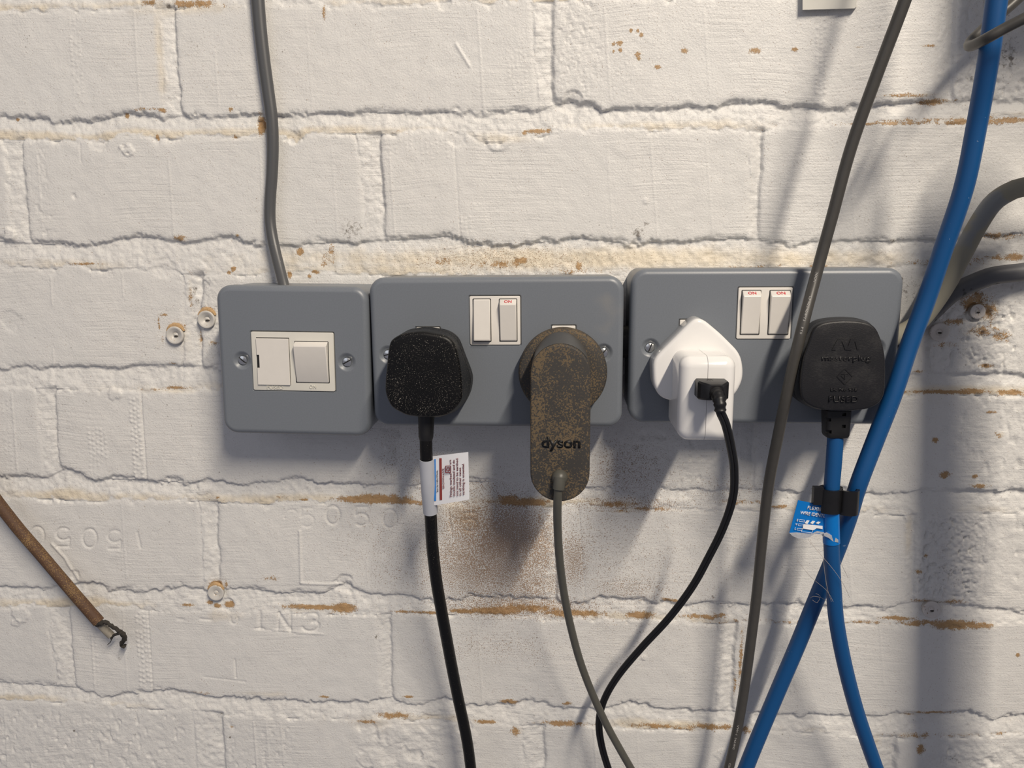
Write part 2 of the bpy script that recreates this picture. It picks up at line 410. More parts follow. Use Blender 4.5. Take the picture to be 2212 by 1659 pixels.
# mortar beds: lower edge of the bricks above / upper edge of the bricks below (photo pixels on the wall)
BED = [
 ([(0, -25), (400, -32), (1000, -45), (1600, -55), (2212, -62)],
  [(0, 24), (200, 18), (320, 12), (560, 10), (740, 12), (1034, 4), (1300, -4), (1700, -10), (2212, -20)]),
 ([(0, 250), (100, 255), (200, 262), (270, 243), (350, 254), (400, 247), (560, 245), (740, 241), (860, 242), (1000, 239), (1100, 236), (1160, 240), (1200, 224), (1260, 214), (1300, 236), (1380, 230), (1480, 230), (1560, 226), (1650, 215), (1700, 228), (1780, 232), (1900, 222), (2000, 219), (2212, 212)],
  [(0, 297), (100, 298), (200, 305), (300, 292), (400, 297), (560, 290), (610, 296), (640, 306), (660, 290), (740, 284), (830, 286), (980, 290), (1040, 306), (1120, 300), (1200, 284), (1400, 281), (1500, 276), (1640, 278), (1800, 270), (1900, 267), (2100, 261), (2212, 257)]),
 ([(0, 522), (100, 527), (200, 523), (300, 510), (400, 522), (500, 507), (560, 527), (650, 527), (740, 522), (860, 517), (975, 510), (1060, 525), (1150, 525), (1250, 513), (1350, 525), (1480, 520), (1600, 515), (1700, 522), (1800, 519), (1900, 520), (2000, 518), (2100, 508), (2212, 503)],
  [(0, 580), (100, 577), (250, 580), (320, 584), (420, 590), (550, 590), (700, 589), (900, 592), (1200, 594), (1500, 588), (1800, 578), (2000, 570), (2212, 562)]),
 ([(0, 792), (100, 790), (200, 792), (300, 787), (390, 790), (600, 797), (1000, 803), (1500, 808), (1960, 809), (2100, 806), (2212, 803)],
  [(0, 838), (120, 836), (250, 845), (350, 847), (470, 846), (1000, 850), (1500, 854), (1960, 853), (2050, 849), (2212, 851)]),
 ([(0, 1028), (100, 1033), (140, 1012), (170, 1022), (200, 1035), (300, 1037), (400, 1045), (450, 1030), (500, 1045), (560, 1042), (640, 1034), (740, 1045), (900, 1048), (1000, 1041), (1250, 1050), (1400, 1052), (1560, 1055), (1900, 1064), (2000, 1061), (2212, 1060)],
  [(0, 1075), (100, 1075), (200, 1081), (350, 1085), (430, 1080), (560, 1088), (740, 1082), (850, 1088), (1000, 1090), (1300, 1095), (1480, 1100), (1700, 1105), (1900, 1110), (2000, 1112), (2212, 1106)]),
 ([(0, 1265), (100, 1268), (200, 1258), (245, 1279), (300, 1275), (400, 1266), (450, 1280), (500, 1269), (600, 1282), (700, 1283), (745, 1260), (775, 1276), (800, 1285), (850, 1280), (900, 1291), (1000, 1292), (1100, 1288), (1250, 1300), (1300, 1290), (1400, 1298), (1480, 1302), (1560, 1305), (1700, 1305), (1900, 1310), (2000, 1302), (2212, 1318)],
  [(0, 1312), (100, 1309), (250, 1312), (400, 1320), (500, 1320), (700, 1326), (850, 1325), (1000, 1326), (1200, 1338), (1300, 1338), (1480, 1345), (1600, 1345), (1750, 1350), (1900, 1352), (2000, 1355), (2212, 1348)]),
 ([(0, 1477), (130, 1485), (180, 1492), (250, 1500), (350, 1490), (450, 1503), (600, 1510), (740, 1517), (850, 1510), (900, 1522), (960, 1508), (1000, 1522), (1060, 1524), (1150, 1512), (1200, 1526), (1290, 1530), (1360, 1512), (1420, 1530), (1480, 1535), (1650, 1542), (1800, 1545), (2000, 1545), (2100, 1538), (2150, 1556), (2212, 1548)],
  [(0, 1515), (100, 1515), (250, 1528), (430, 1533), (500, 1545), (740, 1552), (1000, 1560), (1200, 1568), (1480, 1575), (1700, 1580), (1900, 1590), (2000, 1595), (2212, 1585)]),
 ([(0, 1696), (500, 1712), (1000, 1735), (1600, 1752), (2212, 1765)],
  [(0, 1732), (500, 1750), (1000, 1774), (1600, 1792), (2212, 1806)]),
]
# upright joints of each course: (left top, left bottom, right top, right bottom) in photo pixels
JOINT = [
 [(-60, -50, -20, -10), (770, 775, 810, 815), (1590, 1590, 1625, 1622)],
 [(338, 358, 372, 391), (1151, 1163, 1194, 1195), (2030, 2022, 2066, 2058)],
 [(7, 29, 44, 64), (772, 791, 819, 834), (1622, 1616, 1648, 1637)],
 [(396, 399, 434, 436), (1195, 1198, 1230, 1230), (1990, 1985, 2014, 2008)],
 [(80, 97, 117, 131), (824, 828, 860, 862), (1600, 1595, 1636, 1630)],
 [(432, 441, 467, 476), (1170, 1174, 1202, 1204), (1957, 1952, 1980, 1976)],
 [(104, 128, 148, 166), (816, 826, 844, 850), (1553, 1546, 1592, 1583)],
 [(416, 432, 479, 492), (1128, 1135, 1174, 1180), (1890, 1888, 1936, 1934)],
]
def grid_lines():
    x0, z1 = wp(-40, 830)[0], wp(1106, -40)[1]
    x1, z0 = wp(2250, 830)[0], wp(1106, 1700)[1]
    x0 = min(wp(-30, 0)[0], wp(-30, 1659)[0]); x1 = max(wp(2240, 0)[0], wp(2240, 1659)[0])
    s = 0.00062
    xs = np.r_[np.arange(x0 - 0.16, x0, 0.0026), np.arange(x0, x1, s), np.arange(x1, x1 + 0.16, 0.0026)]
    zs = np.r_[np.arange(z0 - 0.12, z0, 0.0026), np.arange(z0, z1, s), np.arange(z1, z1 + 0.12, 0.0026)]
    return xs, zs
XS, ZS = grid_lines()

def bed_curve(pts):
    P = np.array([wp(*p) for p in pts]); return lambda x: np.interp(x, P[:, 0], P[:, 1])
ROWS = []   # (top(x), bottom(x), joints[(xl(z), xr(z))])
UPB = [bed_curve(b[0]) for b in BED]; LOB = [bed_curve(b[1]) for b in BED]
def jfun(j, ymid0, ymid1):
    (a0, b0), (a1, b1) = wp(j[0], ymid0), wp(j[1], ymid1)
    (c0, d0), (c1, d1) = wp(j[2], ymid0), wp(j[3], ymid1)
    return (lambda z: a0 + (a1 - a0) * (z - b0) / (b1 - b0)), (lambda z: c0 + (c1 - c0) * (z - d0) / (d1 - d0))
for r in range(-1, 9):
    if r == -1:
        top = lambda x: UPB[0](x) + 0.140; bot = lambda x: UPB[0](x) + 0.075
        js = JOINT[1]; ys = (-300, -150)
    elif r == 0:
        top = lambda x: UPB[0](x) + 0.065; bot = UPB[0]; js = JOINT[0]; ys = (-250, -40)
    elif r <= 7:
        top = LOB[r - 1]; bot = UPB[r]; js = JOINT[r]
        ys = (np.mean([p[1] for p in BED[r - 1][1]]), np.mean([p[1] for p in BED[r][0]]))
    else:
        top = LOB[7]; bot = lambda x: LOB[7](x) - 0.065; js = JOINT[6]; ys = (1780, 1980)
    J = [jfun(j, *ys) for j in js]
    fl, fr = J[0]; ll, lr = J[-1]
    J = [((lambda z, f=fl: f(z) - 0.228), (lambda z, f=fr: f(z) - 0.228))] + J + [((lambda z, f=ll: f(z) + 0.228), (lambda z, f=lr: f(z) + 0.228))]
    ROWS.append((top, bot, J))

def brick_wall():
    nx, nz = len(XS), len(ZS)
    X, Z = np.meshgrid(XS.astype(np.float32), ZS.astype(np.float32), indexing='ij')
    mm = 0.001
    jag = fbm(X, Z, 0.014, 11, 3) * 2.1 * mm + fbm(X, Z, 0.0045, 15, 3) * 1.5 * mm + fbm(X, Z, 0.0017, 19, 2) * 0.6 * mm
    D = np.full(X.shape, -1.0, np.float32); ID = np.full(X.shape, -1, np.int32)
    JW = np.ones(X.shape, np.float32); REC = np.full(X.shape, 2.0, np.float32); FACE = np.zeros(X.shape, np.float32); T = np.zeros(X.shape, np.float32)
    bid = 0; rr = np.random.RandomState(3); INFO = []
    wrow_best = np.full(X.shape, -1.0, np.float32)
    for ri, (top, bot, J) in enumerate(ROWS):
        zt = top(XS).astype(np.float32)[:, None]; zb = bot(XS).astype(np.float32)[:, None]
        a, b = float(zb.min()) - 0.02, float(zt.max()) + 0.02
        k0, k1 = np.searchsorted(ZS, a), np.searchsorted(ZS, b)
        if k1 <= k0: continue
        x, z = X[:, k0:k1], Z[:, k0:k1]
        dt, db = zt - z, z - zb
        dz = np.minimum(dt, db)
        # bed below this course
        if ri + 1 < len(ROWS):
            nt_ = ROWS[ri + 1][0](XS).astype(np.float32)[:, None]
            t = np.clip((zb - z) / np.maximum(zb - nt_, 1e-4), 0, 1)
            m = (z < zb) & (z > nt_ - 0.001)
            rec = 3.0 - 2.4 * sstep(-0.1, 1.0, t) ** 0.8
            REC[:, k0:k1][m] = rec[m]; T[:, k0:k1][m] = t[m]
        edges = [(f(z), g(z)) for f, g in J]
        for (xl, xr) in edges:
            s = np.clip((x - xl) / np.maximum(xr - xl, 1e-4), 0, 1)
            m = (x > xl - 0.001) & (x < xr + 0.001) & (dz > -0.0015)
            w = sstep(-0.0015, 0.0025, dz)
            rv = 0.45 + 2.5 * s ** 1.3
            R0 = REC[:, k0:k1]; R0[m] = (R0 * (1 - w) + rv * w)[m]
        nb = len(edges) + 1
        for k in range(nb):
            l = edges[k - 1][1] if k > 0 else edges[0][0] - 0.2
            r_ = edges[k][0] if k < nb - 1 else edges[-1][1] + 0.2
            dx = np.minimum(x - l, r_ - x); rad = 0.0045
            d = np.minimum(dx, dz)
            cm = (dx < rad) & (dz < rad)
            d = np.where(cm, rad - np.hypot(rad - dx, rad - dz), d)
            Db = D[:, k0:k1]; better = d > Db
            tilt = rr.uniform(-0.5, 0.5, 3)
            cx = float(np.mean(l + r_)) / 2; cz = float((zt.mean() + zb.mean()) / 2)
            f = tilt[0] * 0.8 + (x - cx) / 0.11 * tilt[1] * 0.6 + (z - cz) / 0.033 * tilt[2] * 0.5
            JW[:, k0:k1][better] = (0.35 + 0.65 * sstep(-0.004, 0.004, dx - dz))[better]; Db[better] = d[better]; ID[:, k0:k1][better] = bid; FACE[:, k0:k1][better] = f[better]
            INFO.append((ri, k)); bid += 1
    # ---- relief (millimetres, outwards)
    Dj = D + jag * JW * (0.55 + 0.45 * sstep(0.0, 0.02, np.abs(fbm(X, Z, 0.05, 31, 2)) * 0.05))
    face = FACE + fbm(X, Z, 0.05, 41, 2) * 0.35 + fbm(X, Z, 0.007, 45, 3) * 0.13
    mort = -REC + fbm(X, Z, 0.012, 51, 3) * 0.42 + fbm(X, Z, 0.0030, 55, 3) * 0.34
    edge = np.clip(1 - Dj / 0.0035, 0, 1)
    face = face - 0.55 * edge ** 2
    w = sstep(-0.0016, 0.0010, Dj)
    H = mort * (1 - w) + face * w
    # rough, pitted bricks
    def window(p0, p1, pad=0.004):
        (xa, za), (xb, zb_) = wp(*p0), wp(*p1)
        return (np.searchsorted(XS, min(xa, xb) - pad), np.searchsorted(XS, max(xa, xb) + pad), np.searchsorted(ZS, min(za, zb_) - pad), np.searchsorted(ZS, max(za, zb_) + pad))
    def soft_rect(p0, p1, soft=0.006):
        i0, i1, j0, j1 = window(p0, p1, soft * 2); (xa, za), (xb, zb_) = wp(*p0), wp(*p1)
        x, z = X[i0:i1, j0:j1], Z[i0:i1, j0:j1]
        d = np.minimum(np.minimum(x - min(xa, xb), max(xa, xb) - x), np.minimum(z - min(za, zb_), max(za, zb_) - z))
        return (slice(i0, i1), slice(j0, j1)), sstep(-soft, soft, d)
    for p0, p1, amp, sc, sd in [((-40, 1530), (415, 1720), 0.6, 0.006, 61), ((2070, -20), (2260, 230), 1.3, 0.0055, 62), ((2010, 600), (2190, 800), 1.5, 0.0055, 63),
                                ((1985, 1110), (2110, 1300), 1.5, 0.0036, 64), ((2110, 1090), (2260, 1300), 0.8, 0.01, 74), ((1985, 1600), (2260, 1720), 1.6, 0.009, 65), ((1185, -20), (1290, 220), 0.45, 0.0032, 66),
                                ((2040, 860), (2230, 1050), 0.7, 0.009, 67), ((760, 1555), (960, 1720), 1.5, 0.016, 68), ((480, 1560), (640, 1720), 0.5, 0.006, 69),
                                ((1330, 930), (1560, 1050), 0.9, 0.008, 70), ((440, 590), (480, 790), 0.8, 0.004, 71), ((395, 600), (435, 800), 0.6, 0.004, 72), ((60, 300), (120, 520), 0.4, 0.004, 73)]:
        sl, wgt = soft_rect(p0, p1)
        x, z = X[sl], Z[sl]
        n = fbm(x, z, sc * 0.7, sd, 4, 0.65); pit = -np.clip(fbm(x, z * 0.6, sc * 0.5, sd + 20, 2) - 0.42, 0, 1) * 3.0
        H[sl] += wgt * w[sl] * amp * (n * 0.34 + pit * 0.6)
    # stamped and scored marks: strokes in photo pixels
    def stroke(pts, wpx, dep):
        P = np.array([wp(*p) for p in pts]); hw = wpx * 0.00028
        i0, i1 = np.searchsorted(XS, P[:, 0].min() - 4 * hw), np.searchsorted(XS, P[:, 0].max() + 4 * hw)
        j0, j1 = np.searchsorted(ZS, P[:, 1].min() - 4 * hw), np.searchsorted(ZS, P[:, 1].max() + 4 * hw)
        x, z = X[i0:i1, j0:j1], Z[i0:i1, j0:j1]; best = np.full(x.shape, 1.0, np.float32)
        for (ax, az), (bx, bz) in zip(P[:-1], P[1:]):
            vx, vz = bx - ax, bz - az; L = vx * vx + vz * vz + 1e-12
            t = np.clip(((x - ax) * vx + (z - az) * vz) / L, 0, 1)
            best = np.minimum(best, np.hypot(x - ax - t * vx, z - az - t * vz))
        H[i0:i1, j0:j1] += dep * np.exp(-(best / hw) ** 2) * w[i0:i1, j0:j1]
    def arc(cx, cy, rx, ry, a0, a1, n=14):
        return [(cx + rx * math.cos(math.radians(a0 + (a1 - a0) * i / n)), cy + ry * math.sin(math.radians(a0 + (a1 - a0) * i / n))) for i in range(n + 1)]
    def zero(cx, cy, d=-0.75): stroke(arc(cx, cy, 15, 20, 0, 360, 20), 2.6, d)
    def five(cx, cy, flip=False, d=-0.75):
        pts = [(12, -20), (-12, -20), (-13, -3)] + arc(0, 7, 15, 13, 220, 490, 12)
        s = -1 if flip else 1
        stroke([(cx + s * x, cy + s * y) for x, y in pts], 2.6, d)
    zero(80, 1158); five(136, 1161, True); zero(193, 1163); five(247, 1166, True, -0.55); stroke([(296, 1150), (303, 1184)], 2.4, -0.6)
    zero(719, 1113); five(780, 1116); zero(842, 1121); stroke([(971, 1124), (975, 1149)], 2.4, -0.7); five(1015, 1128)
    stroke(arc(630, 1120, 16, 18, 180, 300), 2.4, -0.4); five(663, 1118, False, -0.35)
    # serif marks on the course below
    stroke([(561, 1323), (561, 1356)], 4.2, -0.95); stroke([(553, 1358), (570, 1358)], 2.4, -0.6)
    stroke([(600, 1360), (602, 1324)], 3.0, -0.8); stroke([(602, 1326), (627, 1362)], 4.4, -1.0); stroke([(627, 1362), (627, 1326)], 3.0, -0.8)
    stroke(arc(672, 1335, 14, 10, 200, 440) + arc(670, 1352, 18, 12, 290, 520), 3.2, -0.9)
    stroke([(590, 1362), (698, 1370)], 2.2, 0.5); stroke([(548, 1358), (640, 1368)], 2.0, -0.4)
    stroke(arc(506, 1338, 8, 10, -20, 200), 2.4, -0.6); stroke([(432, 1338), (456, 1340)], 2.4, -0.7); stroke([(384, 1338), (396, 1339)], 2.2, -0.5)
    stroke([(507, 1424), (510, 1464)], 1.6, -0.8); stroke([(440, 1462), (530, 1472)], 2.0, -0.35)
    stroke([(647, 1148), (648, 1185), (650, 1258)], 3.0, 0.75); stroke([(650, 1260), (735, 1264)], 3.0, 0.6)
    stroke([(985, 95), (1000, 120), (1014, 143)], 2.6, 0.7); stroke([(430, 1238), (300, 1180)], 0.1, 0)
    stroke([(112, 1175), (140, 1205), (168, 1252)], 3.2, 0.8)
    # score lines across faces
    for x, y0, y1, dep in [(288, 25, 240, 0.22), (463, 110, 235, 0.2), (660, 25, 240, 0.12), (364, 345, 510, 0.25), (172, 310, 350, -0.35), (80, 330, 520, 0.2), (560, 330, 520, 0.2), (716, 320, 500, 0.15),
                           (980, 300, 512, -0.30), (840, 320, 515, 0.28), (1030, 20, 235, 0.26), (1305, 20, 215, 0.24), (1520, 20, 200, 0.15), (1405, 300, 510, 0.22), (1310, 300, 515, 0.15), (1832, 280, 515, 0.2),
                           (1525, 300, 500, 0.14), (108, 600, 660, 0.35), (262, 590, 640, 0.3), (114, 755, 792, 0.3), (304, 850, 1036, -0.85), (26, 850, 1020, 0.3), (262, 1090, 1250, 0.2), (318, 1320, 1492, -0.7),
                           (264, 1320, 1490, 0.25), (197, 1370, 1488, 0.35), (790, 1200, 1270, 0.2), (1030, 1340, 1520, 0.2), (1250, 1100, 1290, -0.45), (1700, 1350, 1500, 0.2), (1830, 1140, 1300, 0.2), (1900, 1350, 1480, 0.25),
                           (548, 1560, 1660, 0.5), (575, 1560, 1640, 0.3), (606, 1560, 1660, 0.25), (1282, 1575, 1660, 0.45), (1375, 1580, 1660, 0.2), (8, 1530, 1660, 0.3), (250, 1540, 1600, 0.25)]:
        stroke([(x, y0), (x + (y1 - y0) * 0.035, (y0 + y1) / 2), (x + (y1 - y0) * 0.07, y1)], 1.7, dep)
    # dimples from the kiln belt
    def dots(x0, y0, nxd, nyd, px, py, r=2.6, dep=0.6, drop=0.15, lean=0.07):
        for i in range(nxd):
            for j in range(nyd):
                if RNG.random() < drop: continue
                x = x0 + i * px + lean * j * py + RNG.uniform(-0.8, 0.8); y = y0 + j * py + (i % 2) * py * 0.3 + RNG.uniform(-0.8, 0.8)
                stroke([(x, y), (x + 0.5, y + 0.5)], r, dep * RNG.uniform(0.5, 1.1))
    dots(281, 860, 3, 18, 8, 10, 2.7, 0.75, 0.08)
    dots(192, 925, 5, 7, 8.5, 10.5, 2.7, 0.55, 0.15)
    dots(195, 995, 4, 4, 8.5, 10.5, 2.4, 0.35, 0.3)
    dots(293, 1322, 4, 16, 8, 10.5, 2.7, 0.7, 0.08)
    dots(197, 1372, 2, 11, 8, 10.5, 2.4, 0.4, 0.3)
    dots(148, 40, 3, 20, 9, 10, 2.2, 0.4, 0.35)
    dots(832, 300, 13, 5, 11, 10, 2.1, 0.30, 0.2)
    dots(1096, 110, 5, 9, 9, 11, 2.1, 0.35, 0.25)
    dots(1765, 40, 3, 19, 9, 10, 3.0, 0.5, 0.2, -0.02)
    dots(995, 470, 3, 4, 10, 10, 2.4, 0.4, 0.2)
    dots(5, 860, 3, 16, 10, 10, 2.2, 0.3, 0.4)
    dots(1320, 110, 5, 9, 10, 12, 2.0, 0.28, 0.3)
    dots(253, 1190, 5, 5, 8, 9, 2.0, 0.25, 0.3)
    # knocked edges and lumps of mortar on the faces
    def lump(px, py, r, dep, seed):
        x0, z0 = wp(px, py); R = r * 0.00028
        i0, i1 = np.searchsorted(XS, x0 - 1.6 * R), np.searchsorted(XS, x0 + 1.6 * R); j0, j1 = np.searchsorted(ZS, z0 - 1.6 * R), np.searchsorted(ZS, z0 + 1.6 * R)
        x, z = X[i0:i1, j0:j1], Z[i0:i1, j0:j1]
        q = np.hypot(x - x0, z - z0) / R + fbm(x, z, R * 0.9, seed, 3) * 0.35
        H[i0:i1, j0:j1] += dep * sstep(1.05, 0.65, q)
    for i, (px, py, r, dep) in enumerate([(275, 322, 16, 0.8), (210, 310, 22, -0.7), (1075, 304, 26, 0.8), (990, 305, 20, -0.6), (1240, 224, 26, -1.2), (160, 1245, 16, -0.8), (635, 300, 18, -1.0), (955, 5, 16, -0.8),
                                          (45, 1330, 24, 0.8), (35, 1345, 14, 0.6), (745, 1268, 26, -1.2), (1395, 435, 6, 0.4), (160, 425, 6, -0.6), (268, 318, 6, -0.9), (277, 332, 4, -1.0), (1390, 1420, 7, 0.6), (430, 620, 20, -0.8),
                                          (360, 585, 30, -0.6), (20, 690, 30, -0.5), (850, 1590, 40, 0.9), (930, 1560, 26, -0.9), (800, 1640, 34, 0.8), (1000, 1590, 40, 0.6), (1560, 1630, 20, 0.4), (2110, 672, 27, -2.4), (563, 268, 11, -2.2),
                                          (985, 1105, 22, 0.5), (1000, 1570, 22, -0.8), (20, 505, 14, 1.2), (250, 850, 16, 0.7), (440, 1055, 18, 0.7), (490, 1310, 24, -0.9)]):
        lump(px, py, r, dep, 100 + i)
    # ---- attributes
    stain = np.zeros(X.shape, np.float32); tint = np.zeros(X.shape, np.float32); grime = np.zeros(X.shape, np.float32); dust = np.zeros(X.shape, np.float32)
    def blob(arr, px, py, rx, ry, s, p=2.0):
        x0, z0 = wp(px, py); Rx, Rz = rx * 0.00028, ry * 0.00028
        i0, i1 = np.searchsorted(XS, x0 - 2.2 * Rx), np.searchsorted(XS, x0 + 2.2 * Rx); j0, j1 = np.searchsorted(ZS, z0 - 2.2 * Rz), np.searchsorted(ZS, z0 + 2.2 * Rz)
        q = np.hypot((X[i0:i1, j0:j1] - x0) / Rx, (Z[i0:i1, j0:j1] - z0) / Rz)
        arr[i0:i1, j0:j1] = np.maximum(arr[i0:i1, j0:j1], s * np.exp(-q ** p))
    for px, py, rx, ry, s in [
        (808, 1079, 85, 9, 1.0), (870, 1084, 60, 6, 0.8), (910, 1089, 25, 5, 0.6), (740, 1315, 30, 11, 1.0), (680, 1313, 75, 6, 0.9), (1070, 1320, 60, 9, 0.9), (1000, 1322, 50, 6, 0.7), (1130, 1316, 90, 9, 0.75), (1240, 1326, 90, 8, 0.75),
        (930, 1324, 50, 4, 0.7), (880, 1322, 45, 4, 0.55), (1385, 1330, 40, 8, 0.85), (1450, 1297, 25, 5, 0.7), (1520, 1333, 60, 6, 0.65), (1560, 1330, 25, 5, 0.6), (1100, 1517, 25, 6, 0.85), (1226, 1520, 14, 5, 0.7), (1050, 1560, 30, 5, 0.8), (850, 1547, 40, 8, 0.75),
        (790, 1560, 40, 6, 0.55), (1215, 1564, 55, 7, 0.8), (1420, 1569, 60, 6, 0.7), (1115, 1580, 14, 16, 0.6), (1540, 1571, 55, 8, 0.75), (1480, 1575, 30, 5, 0.6), (1610, 1577, 14, 9, 0.75), (883, 1506, 14, 4, 0.7), (1600, 1420, 5, 75, 0.6), (1588, 1480, 4, 30, 0.55),
        (1940, 1337, 40, 5, 0.75), (2060, 1350, 55, 10, 0.95), (2120, 1352, 30, 8, 0.7), (2010, 1345, 40, 5, 0.7), (1860, 1345, 80, 5, 0.45), (2010, 1541, 60, 5, 0.7), (1960, 1546, 30, 5, 0.6), (2055, 847, 110, 5, 0.75), (2185, 848, 30, 7, 0.8), (2100, 843, 40, 4, 0.6),
        (1930, 266, 110, 4, 0.62), (2110, 263, 90, 6, 0.72), (2180, 260, 50, 6, 0.72), (1960, 206, 60, 4, 0.55), (2020, 219, 40, 6, 0.6), (2190, 555, 40, 8, 0.65), (2160, 510, 60, 8, 0.55), (2100, 560, 40, 12, 0.5),
        (1165, 283, 26, 6, 0.70), (1133, 286, 5, 5, 0.8), (1340, 94, 7, 6, 0.85), (1325, 95, 5, 5, 0.7), (1362, 67, 4, 5, 0.7), (1385, 75, 4, 4, 0.8), (1378, 66, 3, 4, 0.8), (1378, 118, 6, 7, 0.62), (1380, 127, 4, 4, 0.8), (1340, 108, 4, 4, 0.75), (1325, 112, 3, 4, 0.7), (1420, 145, 8, 4, 0.65),
        (1479, 110, 8, 5, 0.75), (1630, 110, 14, 6, 0.68), (1717, 107, 7, 4, 0.85), (2008, 99, 18, 2.5, 0.7), (1855, 102, 10, 2, 0.55), (420, 8, 50, 8, 0.7), (320, 5, 30, 6, 0.55), (350, 238, 8, 5, 0.85), (315, 236, 30, 4, 0.55), (498, 236, 6, 6, 0.75), (270, 250, 5, 5, 0.85), (33, 257, 5, 3, 0.8),
        (340, 296, 4, 6, 0.8), (508, 296, 6, 4, 0.7), (563, 268, 8, 17, 1.15), (700, 28, 5, 14, 0.55), (390, 515, 24, 9, 0.55), (512, 509, 5, 4, 0.65), (646, 545, 8, 9, 0.78), (503, 581, 6, 6, 0.85), (494, 589, 5, 4, 0.8), (625, 594, 5, 7, 0.85), (683, 588, 10, 4, 0.8), (668, 597, 5, 4, 0.75), (705, 560, 20, 18, 0.5), (715, 545, 12, 25, 0.45),
        (446, 672, 20, 9, 0.8), (379, 705, 19, 8, 0.8), (352, 680, 16, 3, 0.55), (343, 700, 3, 20, 0.5), (350, 733, 5, 14, 0.45), (378, 786, 12, 3, 0.62), (410, 640, 6, 40, 0.42), (430, 735, 6, 26, 0.45), (462, 740, 16, 6, 0.5),
        (380, 838, 40, 4, 0.6), (330, 842, 40, 4, 0.5), (170, 570, 60, 3, 0.55), (466, 1264, 15, 7, 1.0), (450, 1303, 10, 5, 0.85), (468, 1310, 9, 5, 0.9), (493, 1308, 14, 7, 0.9), (488, 1263, 6, 9, 0.7), (405, 1308, 22, 4, 0.6), (585, 1250, 22, 6, 0.52), (600, 1074, 24, 4, 0.5), (470, 1075, 6, 4, 0.7), (655, 1080, 14, 3, 0.6),
        (700, 1505, 16, 3, 0.7), (500, 1570, 6, 4, 0.6), (430, 1497, 60, 5, 0.42), (1130, 1085, 60, 8, 0.95), (1100, 1080, 30, 8, 0.8), (1330, 1090, 60, 7, 0.6), (1250, 575, 8, 10, 0.72), (1125, 563, 12, 6, 0.85), (1080, 570, 60, 10, 0.5), (960, 565, 30, 9, 0.5), (1330, 1105, 60, 3, 0.5), (1390, 1100, 70, 5, 0.55), (1600, 1085, 70, 7, 0.5), (1680, 1095, 30, 5, 0.62),
        (2105, 655, 34, 20, 0.72), (2140, 668, 18, 26, 0.6), (2060, 695, 26, 8, 0.62), (2120, 715, 50, 14, 0.5), (2160, 725, 30, 12, 0.55), (2040, 745, 36, 8, 0.45), (2130, 790, 20, 5, 0.6), (1985, 803, 14, 4, 0.6), (2020, 950, 7, 6, 0.8), (2040, 1025, 14, 8, 0.75), (2105, 1028, 9, 5, 0.7), (2115, 1050, 22, 6, 0.7), (2160, 940, 12, 8, 0.55), (2140, 890, 14, 3, 0.6),
        (1990, 1300, 22, 9, 0.55), (2060, 1302, 35, 8, 0.55), (1985, 1235, 10, 6, 0.6), (2000, 1200, 6, 5, 0.6), (1988, 1618, 10, 12, 0.8), (2198, 1415, 5, 6, 0.8), (1590, 1170, 40, 50, 0.2)]:
        blob(stain, px, py, rx * 1.15, ry * 1.25, s)
    # general loss of paint along the tops of the courses
    low = sstep(0.62, 0.95, T) * (1 - w)
    right = sstep(-0.30, 0.25, X)
    stain = np.maximum(stain, low * (0.10 + 0.26 * right) * (0.6 + fbm(X, Z, 0.06, 81, 3)))
    tint = np.maximum(tint, sstep(0.35, 0.9, T) * (1 - w) * (0.42 + 0.5 * fbm(X, Z, 0.08, 83, 2)))
    for px, py, rx, ry, s in [(1250, 560, 700, 30, 0.85), (700, 560, 300, 24, 0.5), (1150, 560, 250, 30, 0.9), (1750, 560, 260, 24, 0.75), (345, 120, 14, 110, 0.6), (400, 20, 120, 16, 0.55), (1000, 1110, 90, 60, 0.5), (360, 843, 110, 10, 0.55), (1600, 1200, 60, 300, 0.18), (2000, 860, 100, 30, 0.3), (2180, 1560, 60, 30, 0.3), (1890, 1610, 20, 50, 0.5),
                              (1080, 300, 60, 14, 0.6), (560, 1498, 120, 10, 0.4), (820, 1560, 160, 30, 0.35), (480, 1330, 60, 20, 0.45), (380, 730, 80, 60, 0.3), (1965, 1150, 14, 60, 0.5)]:
        blob(tint, px, py, rx, ry, s)
